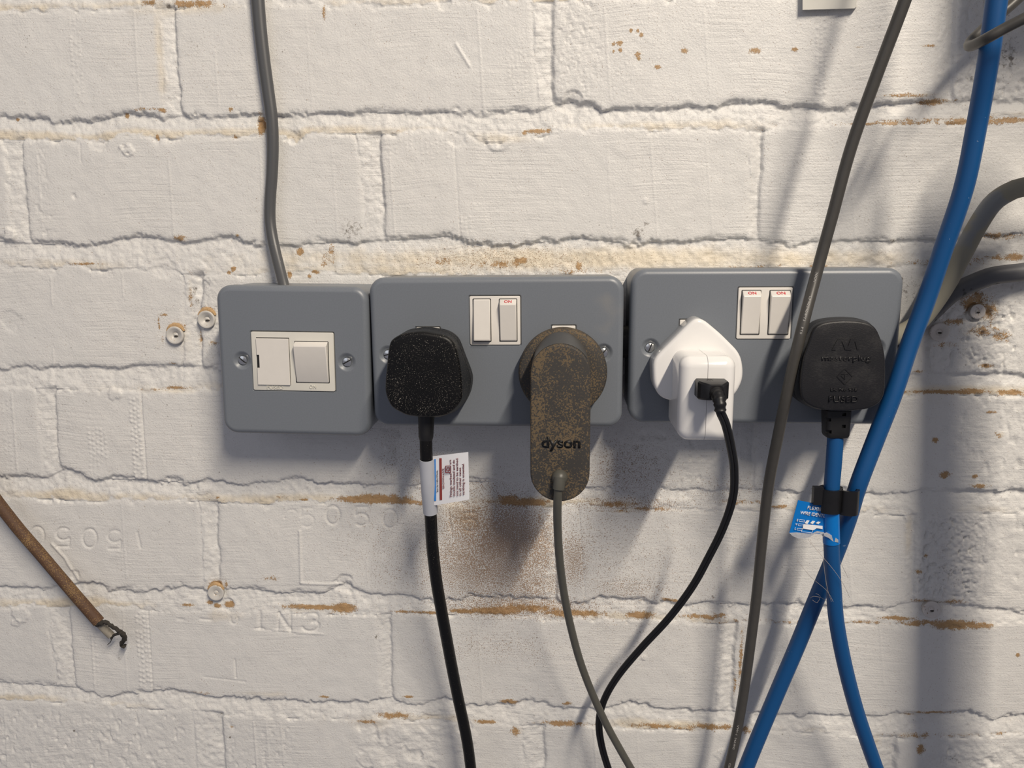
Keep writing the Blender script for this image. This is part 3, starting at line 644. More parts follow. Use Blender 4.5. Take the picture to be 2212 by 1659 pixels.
    for px, py, rx, ry, s in [(760, 495, 40, 34, 0.50), (745, 480, 60, 60, 0.28), (1378, 503, 16, 16, 0.62), (1395, 485, 14, 12, 0.48), (1420, 468, 14, 6, 0.42), (418, 105, 26, 36, 0.36), (363, 12, 8, 6, 0.8), (372, 30, 4, 30, 0.45), (418, 625, 10, 14, 0.6), (424, 650, 8, 20, 0.5), (415, 655, 5, 45, 0.42), (458, 745, 18, 8, 0.45), (395, 780, 16, 10, 0.4),
                              (475, 1545, 8, 10, 0.55), (470, 1555, 8, 30, 0.35), (661, 1052, 10, 16, 0.42), (830, 1005, 4, 60, 0.40), (1390, 640, 60, 300, 0.1), (1960, 620, 40, 50, 0.42), (2170, 120, 60, 90, 0.42), (2100, 170, 20, 10, 0.5), (2186, 125, 6, 5, 0.95), (2130, 680, 60, 60, 0.42), (2080, 760, 60, 30, 0.36), (2050, 1240, 60, 70, 0.36), (2060, 1640, 60, 30, 0.36), (1930, 520, 14, 6, 0.6), (2000, 1000, 120, 160, 0.22),
                              (1115, 1090, 70, 24, 0.44), (1340, 1060, 90, 60, 0.3), (1540, 1290, 10, 8, 0.5), (258, 1420, 9, 28, 0.44), (480, 1300, 5, 5, 0.5), (440, 210, 10, 8, 0.3), (1605, 1450, 6, 60, 0.4), (812, 1375, 6, 14, 0.5), (1770, 1430, 30, 6, 0.3), (1860, 475, 40, 30, 0.3), (160, 1580, 4, 6, 0.8), (497, 1593, 4, 4, 0.85), (300, 868, 5, 18, 0.4), (2013, 1310, 30, 16, 0.55), (2105, 655, 34, 20, 0.5)]:
        blob(grime, px, py, rx, ry, s)
    for px, py, rx, ry, s in [(1090, 1160, 130, 110, 1.0), (1060, 1210, 190, 130, 0.82), (1160, 1180, 60, 120, 0.8), (1020, 1130, 90, 70, 0.85), (1130, 1260, 120, 60, 0.75), (1240, 1210, 40, 90, 0.7), (1120, 1310, 220, 36, 0.75), (1100, 1400, 200, 60, 0.30), (1350, 1270, 120, 40, 0.5), (900, 1180, 160, 140, 0.32), (1000, 1060, 180, 40, 0.45), (1350, 1020, 120, 80, 0.45), (1200, 1200, 420, 260, 0.28), (1350, 1090, 160, 24, 0.6), (1090, 560, 260, 40, 0.35), (900, 1000, 120, 90, 0.35), (1560, 1060, 140, 40, 0.3)]:
        blob(dust, px, py, rx, ry, s, 2.4)
    tint = np.maximum(tint, np.clip(stain, 0, 1) * 0.85)
    # ---- meshes: mortar = the wall, each brick a child
    wall_bottom = np.empty(0)
    V = np.stack([X, -(H * mm).astype(np.float32), Z], -1).reshape(-1, 3)
    at_ = {'stain': stain, 'tint': tint, 'grime': grime, 'dust': dust}
    on = (D + jag * 0.4) > -0.0004
    inside = (D > -0.0004)
    lab = np.where(inside, ID, -1)
    cell = lab[:-1, :-1]
    I, Jx = np.meshgrid(np.arange(nx - 1), np.arange(nz - 1), indexing='ij')
    q0 = (I * nz + Jx); quads = np.stack([q0, q0 + nz, q0 + nz + 1, q0 + 1], -1)
    def build(name, sel, parent, extra=None):
        Q = quads[sel].reshape(-1); u, inv = np.unique(Q, return_inverse=True)
        vv = V[u]; nf = len(Q) // 4
        me = bpy.data.meshes.new(name)
        ev = np.zeros((0, 3), np.float32); ef = np.zeros((0, 4), np.int64)
        if extra is not None: ev, ef = extra; ef = ef + len(vv)
        allv = np.vstack([vv, ev]); loops = np.r_[inv.ravel(), ef.ravel()]
        n4 = len(loops) // 4
        me.vertices.add(len(allv)); me.vertices.foreach_set('co', allv.astype(np.float32).ravel())
        me.loops.add(len(loops)); me.loops.foreach_set('vertex_index', loops.astype(np.int32))
        me.polygons.add(n4); me.polygons.foreach_set('loop_start', np.arange(n4, dtype=np.int32) * 4)
        me.update(calc_edges=True)
        for k, a in at_.items():
            at = me.attributes.new(k, 'FLOAT', 'POINT')
            at.data.foreach_set('value', np.r_[a.reshape(-1)[u], np.zeros(len(ev), np.float32)].astype(np.float32))
        o = link(name, me, M['wall'], parent, True, None)
        return o
    # backing: a 100 mm thick slab behind the joints
    xa, xb, za, zb_ = XS[0], XS[-1], ZS[0], ZS[-1]
    bv = np.array([(x, y, z) for y in (0.012, 0.112) for x in (xa, xb) for z in (za, zb_)], np.float32)
    bf = np.array([(0, 2, 3, 1), (4, 5, 7, 6), (0, 1, 5, 4), (2, 6, 7, 3), (0, 4, 6, 2), (1, 3, 7, 5)])
    wall = build('wall_back', cell == -1, None, (bv, bf))
    props(wall, 'white-painted brick garage wall with struck mortar joints, sand showing through', 'wall', None, 'structure')
    for b in range(bid):
        s = cell == b
        if s.sum() < 60: continue
        build('brick', s, wall)
    return wall
WALL = brick_wall()
#OBJECTS
# ================================================================== METALCLAD BOXES
PLATE_H = 0.040
class Plate:
    def __init__(s, edges):   # left, right, top, bottom edge points in photo pixels on the plate's face
        q = {k: [at(x, y, PLATE_H - 0.002) for x, y in v] for k, v in edges.items()}
        mid = lambda k: (q[k][0] + q[k][1]) / 2
        L, R_, T, B = mid('L'), mid('R'), mid('T'), mid('B')
        s.w = (R_ - L).length; s.h = (T - B).length
        s.c = Vector(((L.x + R_.x) / 2, 0, (T.z + B.z) / 2))
        d = (q['T'][1] - q['T'][0]).normalized() + (q['B'][1] - q['B'][0]).normalized()
        s.rot = math.atan2(d.z, d.x)
        s.ca, s.sa = math.cos(s.rot), math.sin(s.rot)
    def P(s, u, v, h): return Vector((s.c.x + u * s.ca - v * s.sa, -h, s.c.z + u * s.sa + v * s.ca))
    def uv(s, px, py, h=PLATE_H):
        p = at(px, py, h); dx, dz = p.x - s.c.x, p.z - s.c.z
        return dx * s.ca + dz * s.sa, -dx * s.sa + dz * s.ca
    def right(s): return Vector((s.ca, 0, s.sa))
    def up(s): return Vector((-s.sa, 0, s.ca))
    def rect(s, x0, y0, x1, y1, h=PLATE_H):
        a, b, c, d = s.uv(x0, y0, h), s.uv(x1, y0, h), s.uv(x1, y1, h), s.uv(x0, y1, h)
        u0, u1 = (a[0] + d[0]) / 2, (b[0] + c[0]) / 2; v1, v0 = (a[1] + b[1]) / 2, (c[1] + d[1]) / 2
        return (u0 + u1) / 2, (v0 + v1) / 2, u1 - u0, v1 - v0
    def ring(s, pts, h): return [s.P(u, v, h) for u, v in pts]

def slab(pl, name, cu, cv, w, h, r, h0, h1, mat, parent, bev=0.0004, n=5):
    rings = [pl.ring(rrect(w, h, r, n, cu, cv), h0), pl.ring(rrect(w, h, r, n, cu, cv), h1 - bev)]
    for i in (1, 2, 3):
        a = math.pi / 2 * i / 3
        k = bev * (1 - math.cos(a))
        rings.append(pl.ring(rrect(w - 2 * k, h - 2 * k, max(r - k, 0.0001), n, cu, cv), h1 - bev + bev * math.sin(a)))
    return loft(name, rings, mat, parent)

def screw(pl, u, v, root, ang):
    c = pl.P(u, v, PLATE_H - 0.0022)
    r = 0.0029
    V, Fc = lathe_data(c, (0, -1, 0), [(r * 0.7, -0.004), (r * 0.7, -0.0002), (r, 0.0), (r * 0.98, 0.0007), (r * 0.85, 0.0013), (r * 0.5, 0.0017), (0.0001, 0.0018)], 28)
    s = mesh('screw', V, Fc, M['screw_metal'], root)
    d = Vector((math.cos(ang), 0, math.sin(ang))); e = Vector((-math.sin(ang), 0, math.cos(ang)))
    # a real slot: cut a bar out of the head
    cut = mesh('cutter', *box_data(c + Vector((0, -0.0016, 0)), d * 0.0036, e * 0.00036, Vector((0, 0.0007, 0))), M['slot_dark'], None, False)
    boolean_cut(s, [cut])
    slotfill = mesh('slot_shade', *box_data(c + Vector((0, -0.00085, 0)), d * 0.0027, e * 0.00034, Vector((0, 0.0001, 0))), M['slot_dark'], s, False)  # dark strip laid on the slot's floor as its shade
    return s
def box_data(c, a, b, d):
    V = [c + a * i + b * j + d * k for i in (-1, 1) for j in (-1, 1) for k in (-1, 1)]
    return V, [(0, 1, 3, 2), (4, 6, 7, 5), (0, 4, 5, 1), (2, 3, 7, 6), (0, 2, 6, 4), (1, 5, 7, 3)]

def metal_box(name, pl, label, holes, screws, group=None):
    root = empty(name, (pl.c.x, -0.001, pl.c.z), label, 'switch' if 'spur' in name else 'socket', group)
    w, h = pl.w, pl.h; R = 0.0085
    # steel back box
    rings = [pl.ring(rrect(w - 0.0012, h - 0.0012, R - 0.001, 8), 0.0002), pl.ring(rrect(w - 0.0012, h - 0.0012, R - 0.001, 8), 0.030)]
    loft('back_box', rings, M['plate'], root)
    # face plate with a turned edge
    rings = [pl.ring(rrect(w, h, R, 10), 0.0300), pl.ring(rrect(w, h, R, 10), PLATE_H - 0.0034)]
    for i in range(1, 7):
        a = math.pi / 2 * i / 6; k = 0.0034 * (1 - math.cos(a))
        rings.append(pl.ring(rrect(w - 2 * k, h - 2 * k, R - k, 10), PLATE_H - 0.0034 + 0.0034 * math.sin(a)))
    fp = loft('faceplate', rings, M['plate'], root)
    cuts = []
    for (cu, cv, a, b, r) in holes:
        rr_ = [pl.ring(rrect(a - 0.0006, b - 0.0006, r, 4, cu, cv), PLATE_H - 0.0022), pl.ring(rrect(a, b, r, 4, cu, cv), PLATE_H - 0.0008), pl.ring(rrect(a + 0.0016, b + 0.0016, r + 0.0006, 4, cu, cv), PLATE_H + 0.0003)]
        cuts.append(loft('cutter', rr_, M['gap_shade']))
    for (u, v, ang) in screws:
        V, Fc = lathe_data(pl.P(u, v, PLATE_H), (0, -1, 0), [(0.0026, -0.0022), (0.0031, -0.0019), (0.0040, -0.0009), (0.0050, -0.0003), (0.0062, 0.0002)], 28)
        cuts.append(mesh('cutter', V, Fc, M['gap_shade']))
    boolean_cut(fp, cuts)
    wn = fp.modifiers.new('weighted_normal', 'WEIGHTED_NORMAL'); wn.keep_sharp = True; wn.weight = 100
    for (u, v, ang) in screws: screw(pl, u, v, root, ang)
    return root

def rocker(pl, parent, cu, cv, w, h, mat, on=True, rise=0.0034, lip=0.17, printed=None):
    """wedge-shaped rocker; the raised end is at the top when on"""
    s = 1 if on else -1
    base = PLATE_H + 0.0001
    prof = [(-h / 2, base - 0.002), (-h / 2, base + 0.0003), (-h / 2 + 0.0006, base + 0.0007), (h / 2 - h * lip, base + rise), (h / 2 - h * lip + 0.0006, base + rise - 0.0002), (h / 2, base + 0.0006), (h / 2, base - 0.002)]
    rings = []
    for x, k in ((-w / 2, 0.0005), (-w / 2 + 0.00015, 0.0002), (-w / 2 + 0.0005, 0.0), (w / 2 - 0.0005, 0.0), (w / 2 - 0.00015, 0.0002), (w / 2, 0.0005)):
        rings.append([pl.P(cu + x, cv + s * v, hh - (k if hh > base else 0)) for v, hh in prof])
    o = loft('rocker', rings, mat, parent, angle=25)
    if printed:
        v0, h0 = h / 2 - h * lip + 0.0006, base + rise - 0.0002; v1, h1 = h / 2, base + 0.0006
        a, b = pl.P(cu, cv + v0, h0), pl.P(cu, cv + v1, h1)
        text('lettering', printed, (a + b) / 2 + Vector((0, -0.0001, 0)), pl.right(), b - a, (b - a).length * 0.52, M['print_red'], o, 0.00006, 0.02, stretch=w * 0.45)
    return o
def gap(pl, parent, cu, cv, w, h):
    return slab(pl, 'rocker_gap_shade', cu, cv, w + 0.0006, h + 0.0006, 0.0004, PLATE_H - 0.0012, PLATE_H + 0.00035, M['gap_shade'], parent, 0.00005, 2)  # raised dark sheet, painted shade for the gap round the rocker

# ---- fused spur (single)
P1 = Plate({'L': [(469.6, 650), (481, 895)], 'R': [(796, 650), (801.5, 895)], 'T': [(499, 615), (762, 620)], 'B': [(508, 936), (769, 940.5)]})
ins = P1.rect(545, 717.5, 722, 844); carrier = P1.rect(556.5, 731, 626, 831); rk = P1.rect(639, 738, 710, 826)
s1, s2 = P1.uv(522.5, 778.5), P1.uv(748.5, 782.3)
spur = metal_box('fused_spur_switch', P1, 'single grey metal switch box with white fuse carrier and wide rocker', [(ins[0], ins[1], ins[2] + 0.0004, ins[3] + 0.0004, 0.0009)], [(s1[0], s1[1], -0.7), (s2[0], s2[1], 0.5)])
mod = slab(P1, 'switch_module', ins[0], ins[1], ins[2], ins[3], 0.0009, PLATE_H - 0.002, PLATE_H + 0.0002, M['module_plastic'], spur, 0.0003)
slab(P1, 'carrier_gap_shade', carrier[0], carrier[1] + 0.0002, carrier[2] + 0.0005, carrier[3] + 0.0007, 0.0003, PLATE_H - 0.001, PLATE_H + 0.00026, M['gap_shade'], mod, 0.00004, 2)  # raised dark sheet stands in for the shaded gap round the carrier
# fuse carrier with the screwdriver notch on its left edge
cu, cv, cw, ch = carrier
nt_w, nv0, nv1 = 0.0014, P1.uv(560, 794)[1], P1.uv(560, 766)[1]
ol = [(cu - cw / 2, cv - ch / 2), (cu + cw / 2, cv - ch / 2), (cu + cw / 2, cv + ch / 2), (cu - cw / 2, cv + ch / 2), (cu - cw / 2, nv1), (cu - cw / 2 + nt_w, nv1), (cu - cw / 2 + nt_w, nv0), (cu - cw / 2, nv0)]
loft('fuse_carrier', [P1.ring(ol, PLATE_H - 0.001), P1.ring(ol, PLATE_H + 0.0010), P1.ring(inset(ol, 0.0002), PLATE_H + 0.0012)], M['white_plastic'], mod, angle=20)
gap(P1, mod, rk[0], rk[1], rk[2], rk[3])
rocker(P1, mod, rk[0], rk[1], rk[2] - 0.0002, rk[3] - 0.0002, M['white_plastic'], True, 0.0042, 0.10)
for s_, px, py, wid in (('FUSED', 594.5, 837, 36), ('ON', 676, 836, 15)):
    p = at(px, py, PLATE_H + 0.0003)
    text('embossed_lettering', s_, p, P1.right(), P1.up(), 0.0021, M['module_plastic'], mod, 0.00030, 0.0, stretch=wid * mmpx(p))

# ---- double sockets
def double_socket(pl, label, mod_px, rockers, inserts, screws):
    m = pl.rect(*mod_px)
    holes = [(m[0], m[1], m[2] + 0.0004, m[3] + 0.0004, 0.0008)]
    ii = []
    for (x0, y0, x1) in inserts:
        a = pl.rect(x0, y0, x1, y0 + 100); ii.append(a)
        holes.append((a[0], a[1], a[2] + 0.0005, a[3] + 0.0005, 0.0006))
    root = metal_box('double_socket', pl, label, holes, [(*pl.uv(x, y), a) for x, y, a in screws])
    mo = slab(pl, 'switch_module', m[0], m[1], m[2], m[3], 0.0008, PLATE_H - 0.002, PLATE_H + 0.0001, M['white_plastic'], root, 0.0003)
    for a in ii: slab(pl, 'socket_insert', *a, 0.0006, PLATE_H - 0.002, PLATE_H, M['white_plastic'], root, 0.0003)
    for (x0, y0, x1, y1, on) in rockers:
        r = pl.rect(x0, y0, x1, y1); gap(pl, mo, *r)
        rocker(pl, mo, r[0], r[1], r[2] - 0.0002, r[3] - 0.0002, M['white_plastic'], on, 0.0034, 0.13 if on else 0.05, 'ON' if on else None)
    return root
P2 = Plate({'L': [(798, 631), (809, 888)], 'R': [(1349, 631), (1343, 888)], 'T': [(828, 600), (1314, 595.6)], 'B': [(838, 919), (1314, 922.4)]})
P3 = Plate({'L': [(1363, 623), (1357, 876)], 'R': [(1949, 610), (1932, 876)], 'T': [(1403, 581.5), (1917, 578)], 'B': [(1403, 912), (1879, 917)]})
double_socket(P2, 'middle grey metal double socket holding a black plug and a dusty charger', (1015, 639.5, 1124, 745),
              [(1023, 646, 1060, 737, False), (1079.5, 646, 1116.5, 736.5, True)], [(1192, 703.5, 1243), (900, 707.5, 951)], [(1303.5, 762, 0.9), (838, 766, 0.3)])
double_socket(P3, 'rightmost grey metal double socket holding a white charger and a blue-corded plug', (1593, 621, 1710, 732),
              [(1601, 627.5, 1641, 722, True), (1661, 627.5, 1704, 722, True)], [(1467, 691, 1512), (1786, 690, 1838)], [(1405, 751, 1.2), (1893, 752, 0.4)])

# ================================================================== PLUGS
def plug_body(root, base_px, front_px, hb, hf, mat, base_mat=None, edge=0.0022, dome=0.0006, seam=None):
    N = 144
    hs = hb + (hf - hb) * 0.34
    B = radial(pxout(base_px, hb), N, 2.2); Fo = radial(pxout(front_px, hf), N, 1.8)
    mix = lambda t: B * (1 - t) + Fo * t
    sm = lambda t: t * t * (3 - 2 * t)
    rings = [out3(inset(B, 0.0006), hb)]
    rings += [out3(B, hb + 0.0006), out3(mix(0.10), hs - 0.0003)]
    loft('plug_base', rings, base_mat or mat, root, angle=40)
    rings = [out3(inset(mix(0.10), 0.0005), hs - 0.0004), out3(inset(mix(0.12), 0.0004), hs + 0.0001), out3(mix(0.12), hs + 0.0005)]
    for i in range(1, 9):
        t = i / 8; rings.append(out3(mix(0.12 + 0.88 * (t ** 0.8)), hs + 0.0005 + (hf - edge - hs - 0.0005) * t))
    for i in range(1, 7):
        a = math.pi / 2 * i / 6
        rings.append(out3(inset(Fo, edge * (1 - math.cos(a))), hf - edge + edge * math.sin(a)))
    c = Fo.mean(0); I = inset(Fo, edge)
    for k, q in ((0.8, 0.6), (0.5, 0.9), (0.2, 1.0)):
        rings.append(out3(c + (I - c) * k, hf + dome * q))
    return loft('plug_cover', rings, mat, root, angle=45)

# ---- black dusty plug with the white wiring tag
front = [(841.6, 736), (868, 721), (911.5, 716), (964, 725.5), (980, 738), (988, 761), (996, 809), (998.5, 862), (987, 880), (964, 898.5), (923, 903), (877, 898.5), (843, 880), (831, 848), (832, 820), (837, 768)]
base = [(866, 720), (888.5, 709.5), (927.5, 706), (969, 712), (991.6, 727), (1004, 761), (1022.6, 809), (1020, 839), (1008, 866), (992, 880), (962, 893), (936, 896), (905, 893), (876, 880), (860, 866), (852, 839), (850, 809), (862, 761)]
pc = at(936, 800, PLATE_H)
plug1 = empty('power_plug', (pc.x, -PLATE_H, pc.z), 'black three-pin plug speckled with dust in the middle socket, white tag on its flex', 'plug')
cov = plug_body(plug1, base, front, PLATE_H + 0.0004, 0.070, M['plug_dusty'])
d0 = [(895, 767), (911, 750), (927, 766), (911, 782)]
def line_loop(name, pts, h, r, mat, parent, close=True):
    P = [at(x, y, h) for x, y in pts]; parts = []
    for a, b in zip(P, P[1:] + P[:1] if close else P[1:]):
        parts.append(loft_data(sweep_rings([a, b], r, None, 6)))
    V, Fc = combine(parts); return mesh(name, V, Fc, mat, parent)
line_loop('moulded_mark', d0, 0.0705, 0.00016, M['black_rubber'], cov)
sl = catmull([at(921, 893, 0.056), at(920.5, 925, 0.0565), at(920, 951, 0.057)], 0.002)
tube('cable_sleeve', sl, lambda u: 0.0047 - 0.0006 * u if u < 0.96 else 0.0036, M['black_rubber'], plug1)
path = cable_path([(920, 940, .057), (921, 985, .0565), (925, 1050, .054), (930, 1110, .050), (934, 1180, .045), (942, 1250, .040), (952, 1310, .036), (963, 1370, .032), (976, 1440, .028), (990, 1510, .025), (1003, 1570, .024), (1012, 1620, .024), (1020, 1690, .024), (1024, 1760, .024), (1030, 1950, .026), (1020, 2250, .03)])
flex1 = tube('flex', path, 0.0036, M['black_cable'], plug1)
wp_ = cable_path([(922, 992, .0562), (925, 1050, .054), (930, 1107, .0502)], 0.003)
wrap = tube('tag_wrap', wp_, 0.0043, M['tag_wrap'], flex1, 0.0040)
props(wrap, 'pale grey sleeve of the wiring tag')
# flag of the tag: thin curled card
def card(name, corners, h_of, t, mat, parent, nu=14, nv=10):
    """corners in photo pixels: tl, tr, br, bl; h_of(u, v) = distance from the wall"""
    tl, tr, br, bl = corners; G = []
    for k in (0, 1):
        for i in range(nu + 1):
            for j in range(nv + 1):
                u, v = i / nu, j / nv
                x = (tl[0] * (1 - u) + tr[0] * u) * (1 - v) + (bl[0] * (1 - u) + br[0] * u) * v
                y = (tl[1] * (1 - u) + tr[1] * u) * (1 - v) + (bl[1] * (1 - u) + br[1] * u) * v
                G.append(at(x, y, h_of(u, v)) + Vector((0, t * k, 0)))
    n = (nu + 1) * (nv + 1); idx = lambda i, j, k: k * n + i * (nv + 1) + j; Fc = []
    for i in range(nu):
        for j in range(nv):
            Fc.append((idx(i, j, 0), idx(i + 1, j, 0), idx(i + 1, j + 1, 0), idx(i, j + 1, 0)))
            Fc.append((idx(i, j, 1), idx(i, j + 1, 1), idx(i + 1, j + 1, 1), idx(i + 1, j, 1)))
    for i in range(nu):
        for j in (0, nv): Fc.append((idx(i, j, 0), idx(i + 1, j, 0), idx(i + 1, j, 1), idx(i, j, 1)))
    for j in range(nv):
        for i in (0, nu): Fc.append((idx(i, j, 0), idx(i, j + 1, 0), idx(i, j + 1, 1), idx(i, j, 1)))
    return mesh(name, G, Fc, mat, parent, True, 40)
TAG_H = 0.0555
hf_ = lambda u, v: TAG_H + 0.0016 * math.sin(u * 2.4) - 0.001 * v
flag = card('tag_flag', [(932, 986), (1011.5, 976.5), (1014, 1079), (938, 1092)], hf_, 0.00025, M['tag_white'], flex1)
props(flag, 'white printed card of the wiring tag')
def tag_bar(name, x0, x1, y0, y1, mat, lift=0.0004):
    c = [(x0, y0), (x1, y0), (x1 + 1, y1), (x0 + 1, y1)]
    return card(name, c, lambda u, v: hf_((x0 - 932) / 80, (((y0 + (y1 - y0) * v)) - 985) / 100) + lift, 0.0002, mat, flag, 2, 6)
tag_bar('blue_stripe', 937, 941, 992, 1082, M['print_blue']); tag_bar('brown_stripe', 949, 954, 990, 1080, M['print_brown'])
def tag_text(s, x, y_bottom, y_top, mat, size):
    yc = (y_bottom + y_top) / 2; h = hf_((x - 932) / 80, (yc - 985) / 100) + 0.0005
    a, b = at(x + 0.9, y_bottom, h), at(x, y_top, h)
    text('tag_lettering', s, (a + b) / 2, b - a, Vector((-1, 0, 0.1)), size, mat, flag, 0.00004, 0.008, stretch=(b - a).length)
tag_text('BLUE-NEUTRAL', 944.6, 1062, 1015, M['slot_dark'], 0.00075); tag_text('BROWN-LIVE', 957.5, 1055, 1012, M['print_maroon'], 0.0009)
tag_text('Fittings marked', 973.6, 1073, 1023, M['print_maroon'], 0.00125); tag_text('are', 972.4, 1003, 993, M['print_maroon'], 0.0011)
tag_text('double insulated and do', 980.4, 1072, 993, M['print_maroon'], 0.00125); tag_text('not need to be earthed.', 987.4, 1071, 989, M['print_maroon'], 0.00125)
tag_text('in all other cases', 993.8, 1070, 1010, M['print_maroon'], 0.00125); tag_text('earthing is essential.', 1000.6, 1069, 1001, M['print_maroon'], 0.00125)
for k, q in enumerate((5.5, 2.6)):
    line_loop('double_square', [(967.8 - q, 1014 - q * 1.3), (967.8 + q, 1013.5 - q * 1.3), (968.2 + q, 1013.5 + q * 1.3), (968.2 - q, 1014 + q * 1.3)], TAG_H + 0.0021, 0.00022, M['print_maroon'], flag)

# ---- dusty grey appliance charger
pc = at(1216, 803, PLATE_H)
ch = empty('appliance_charger', (pc.x, -PLATE_H, pc.z), 'long dark grey charger coated in brown sawdust, hanging from the middle socket', 'charger')
cd = at(1215.5, 805.5, 0.050); rd = 96 * mmpx(cd)
V, Fc = lathe_data(Vector((cd.x, -PLATE_H - 0.0003, cd.z)), (0, -1, 0), [(rd - 0.0008, 0), (rd, 0.0008), (rd, 0.0085), (rd - 0.0005, 0.0100), (rd - 0.0016, 0.0106), (rd * 0.6, 0.0107)], 72)
mesh('plug_disc', V, Fc, M['charger_sawdust'], ch, angle=45)
def stadium(xl, xr, zt, zb, n=24):
    r = (xr - xl) / 2; cx = (xl + xr) / 2; pts = []
    for i in range(n + 1):
        a = math.pi * i / n; pts.append((cx + r * math.cos(a), zt - r + r * math.sin(a)))
    for i in range(n + 1):
        a = math.pi + math.pi * i / n; pts.append((cx + r * math.cos(a), zb + r + r * math.sin(a)))
    return np.array(pts)
HF = 0.074
fl, fr = at(1145.5, 900, HF).x, at(1275.5, 900, HF).x; ft, fb = at(1211, 744, HF).z, at(1211, 1084, HF).z
bt = at(1216, 716, 0.0515).z
def sect(h, dtop, ins_, extra=0.0):
    s = stadium(fl, fr, ft, fb)
    m = s[:, 1] > ft - (fr - fl) / 2 - 1e-6
    s[m, 1] += dtop * ((s[m, 1] - (ft - (fr - fl) / 2)) / ((fr - fl) / 2)) ** 1.0
    return out3(inset(s, ins_), h)
top_d = bt - ft
rings = [sect(0.0470, top_d, 0.0012), sect(0.0478, top_d, 0.0003), sect(0.0505, top_d, 0.0)]
for i in range(1, 7):
    t = i / 6; rings.append(sect(0.0505 + (HF - 0.0012 - 0.0505) * t, top_d * (1 - t ** 1.15), 0.0))
for i in range(1, 5):
    a = math.pi / 2 * i / 4; rings.append(sect(HF - 0.0012 + 0.0012 * math.sin(a), 0.0, 0.0012 * (1 - math.cos(a))))
bod = loft('charger_body', rings, M['charger_sawdust'], ch, angle=40)
# plain grey, glossier collar above the front face
cr = []
for t in (0.08, 0.3, 0.55, 0.8, 0.97):
    s = np.array([(p.x, p.z) for p in sect(0, top_d * (1 - t ** 1.15), -0.00015)]); h = 0.0505 + (HF - 0.0012 - 0.0505) * t
    cr.append([Vector((float(x), -h, float(z))) for x, z in s[4:21]])
V, Fc = loft_data(cr, False, False, False)
n0 = len(V); V = V + [v + Vector((0, 0.0006, -0.0008)) for v in V]; Fc = Fc + [tuple(i + n0 for i in f[::-1]) for f in Fc]
mesh('collar', V, Fc, M['charger_grey'], ch, angle=60)
p = at(1212, 957, HF + 0.0001)
text('brand_lettering', 'dyson', p, (1, 0, 0), (0, 0, 1), 0.0058, M['logo_black'], bod, 0.00012, 0.03, stretch=84 * mmpx(p))
g = at(1209, 1031, HF)
V, Fc = lathe_data(g + Vector((0, 0.001, 0)), (0, -1, 0), [(0.0044, 0), (0.0044, 0.0018), (0.0040, 0.0036), (0.0030, 0.0050), (0.0016, 0.0058), (0.0002, 0.0061)], 32)
mesh('cable_grommet', V, Fc, M['olive_cord'], ch, angle=60)
V, Fc = combine([loft_data(sweep_rings(catmull([g + Vector((0, -0.0022, 0.0006)), g + Vector((-.0003, -0.0030, -0.003)), g + Vector((-.0006, -0.0032, -0.0055))], 0.001), lambda u: 0.0035 - 0.0003 * u, None, 24))])
mesh('grommet_collar', V, Fc, M['olive_cord'], ch, angle=50)
path = cable_path([(1207, 1036, .0765), (1205.5, 1060, .077), (1204, 1100, .074), (1205, 1150, .068), (1209, 1210, .062), (1218, 1280, .055), (1232, 1350, .049), (1252, 1425, .044), (1278, 1495, .040), (1310, 1565, .038), (1340, 1620, .037), (1370, 1672, .036), (1410, 1740, .034), (1450, 1920, .034), (1460, 2250, .034)])
tube('flex', path, 0.00232, M['olive_cord'], ch)

# ---- white usb charger: base with bevelled shoulders, two-shell body
pc = at(1490, 790, PLATE_H)
wc = empty('usb_charger', (pc.x, -PLATE_H, pc.z), 'glossy white usb charger in the rightmost double socket', 'charger')
fpx = [(1504.6, 686), (1522, 692), (1557.7, 722), (1593, 757.5), (1602, 773), (1606, 800), (1604.6, 823), (1588, 856), (1560, 866), (1500, 868), (1449, 866), (1436, 863), (1423.5, 856), (1412, 833), (1410, 783), (1418.5, 770), (1450, 738), (1485, 703)]
HB = 0.0575
Fo = radial(pxout(fpx, HB), 144, 2.0)
rings = [out3(inset(Fo, 0.0008), PLATE_H + 0.0003), out3(Fo, PLATE_H + 0.0012), out3(Fo, HB - 0.0022)]
for i in range(1, 7):
    a = math.pi / 2 * i / 6; rings.append(out3(inset(Fo, 0.0022 * (1 - math.cos(a))), HB - 0.0022 + 0.0022 * math.sin(a)))
loft('plug_face', rings, M['charger_white'], wc, angle=45)
HC, HB0 = 0.0855, 0.0435
xl, xr = at(1466.5, 880, HC).x, at(1589, 880, HC).x; zt_, zb_ = at(1528, 771, HC).z, at(1528, 955, HC).z
xs_ = at(1526, 880, HC).x
def shell(name, x0, x1, outer_left):
    r = 0.0058; rings = []
    def prof(ins_):
        return rrect(zt_ - zb_ - 2 * ins_, HC - HB0 - 2 * ins_, max(r - ins_, 0.0008), 8, (zt_ + zb_) / 2, (HC + HB0) / 2)
    def ring(x, ins_): return [Vector((x, -h, z)) for z, h in prof(ins_)]
    seq = []
    for i in range(0, 9):
        a = math.pi / 2 * i / 8; seq.append((r * (1 - math.cos(a)), r * (1 - math.sin(a))))   # distance from end, inset
    if outer_left: L = [(x0 + d, s) for d, s in seq] + [(x1 - 0.00012, 0), (x1, 0.00018)]
    else: L = [(x0, 0.00018), (x0 + 0.00012, 0)] + [(x1 - d, s) for d, s in reversed(seq)]
    return loft(name, [ring(x, s) for x, s in L], M['charger_white'], wc, angle=50)
shell('body_shell', xl, xs_ - 0.00008, True); shell('body_shell', xs_ + 0.00008, xr, False)
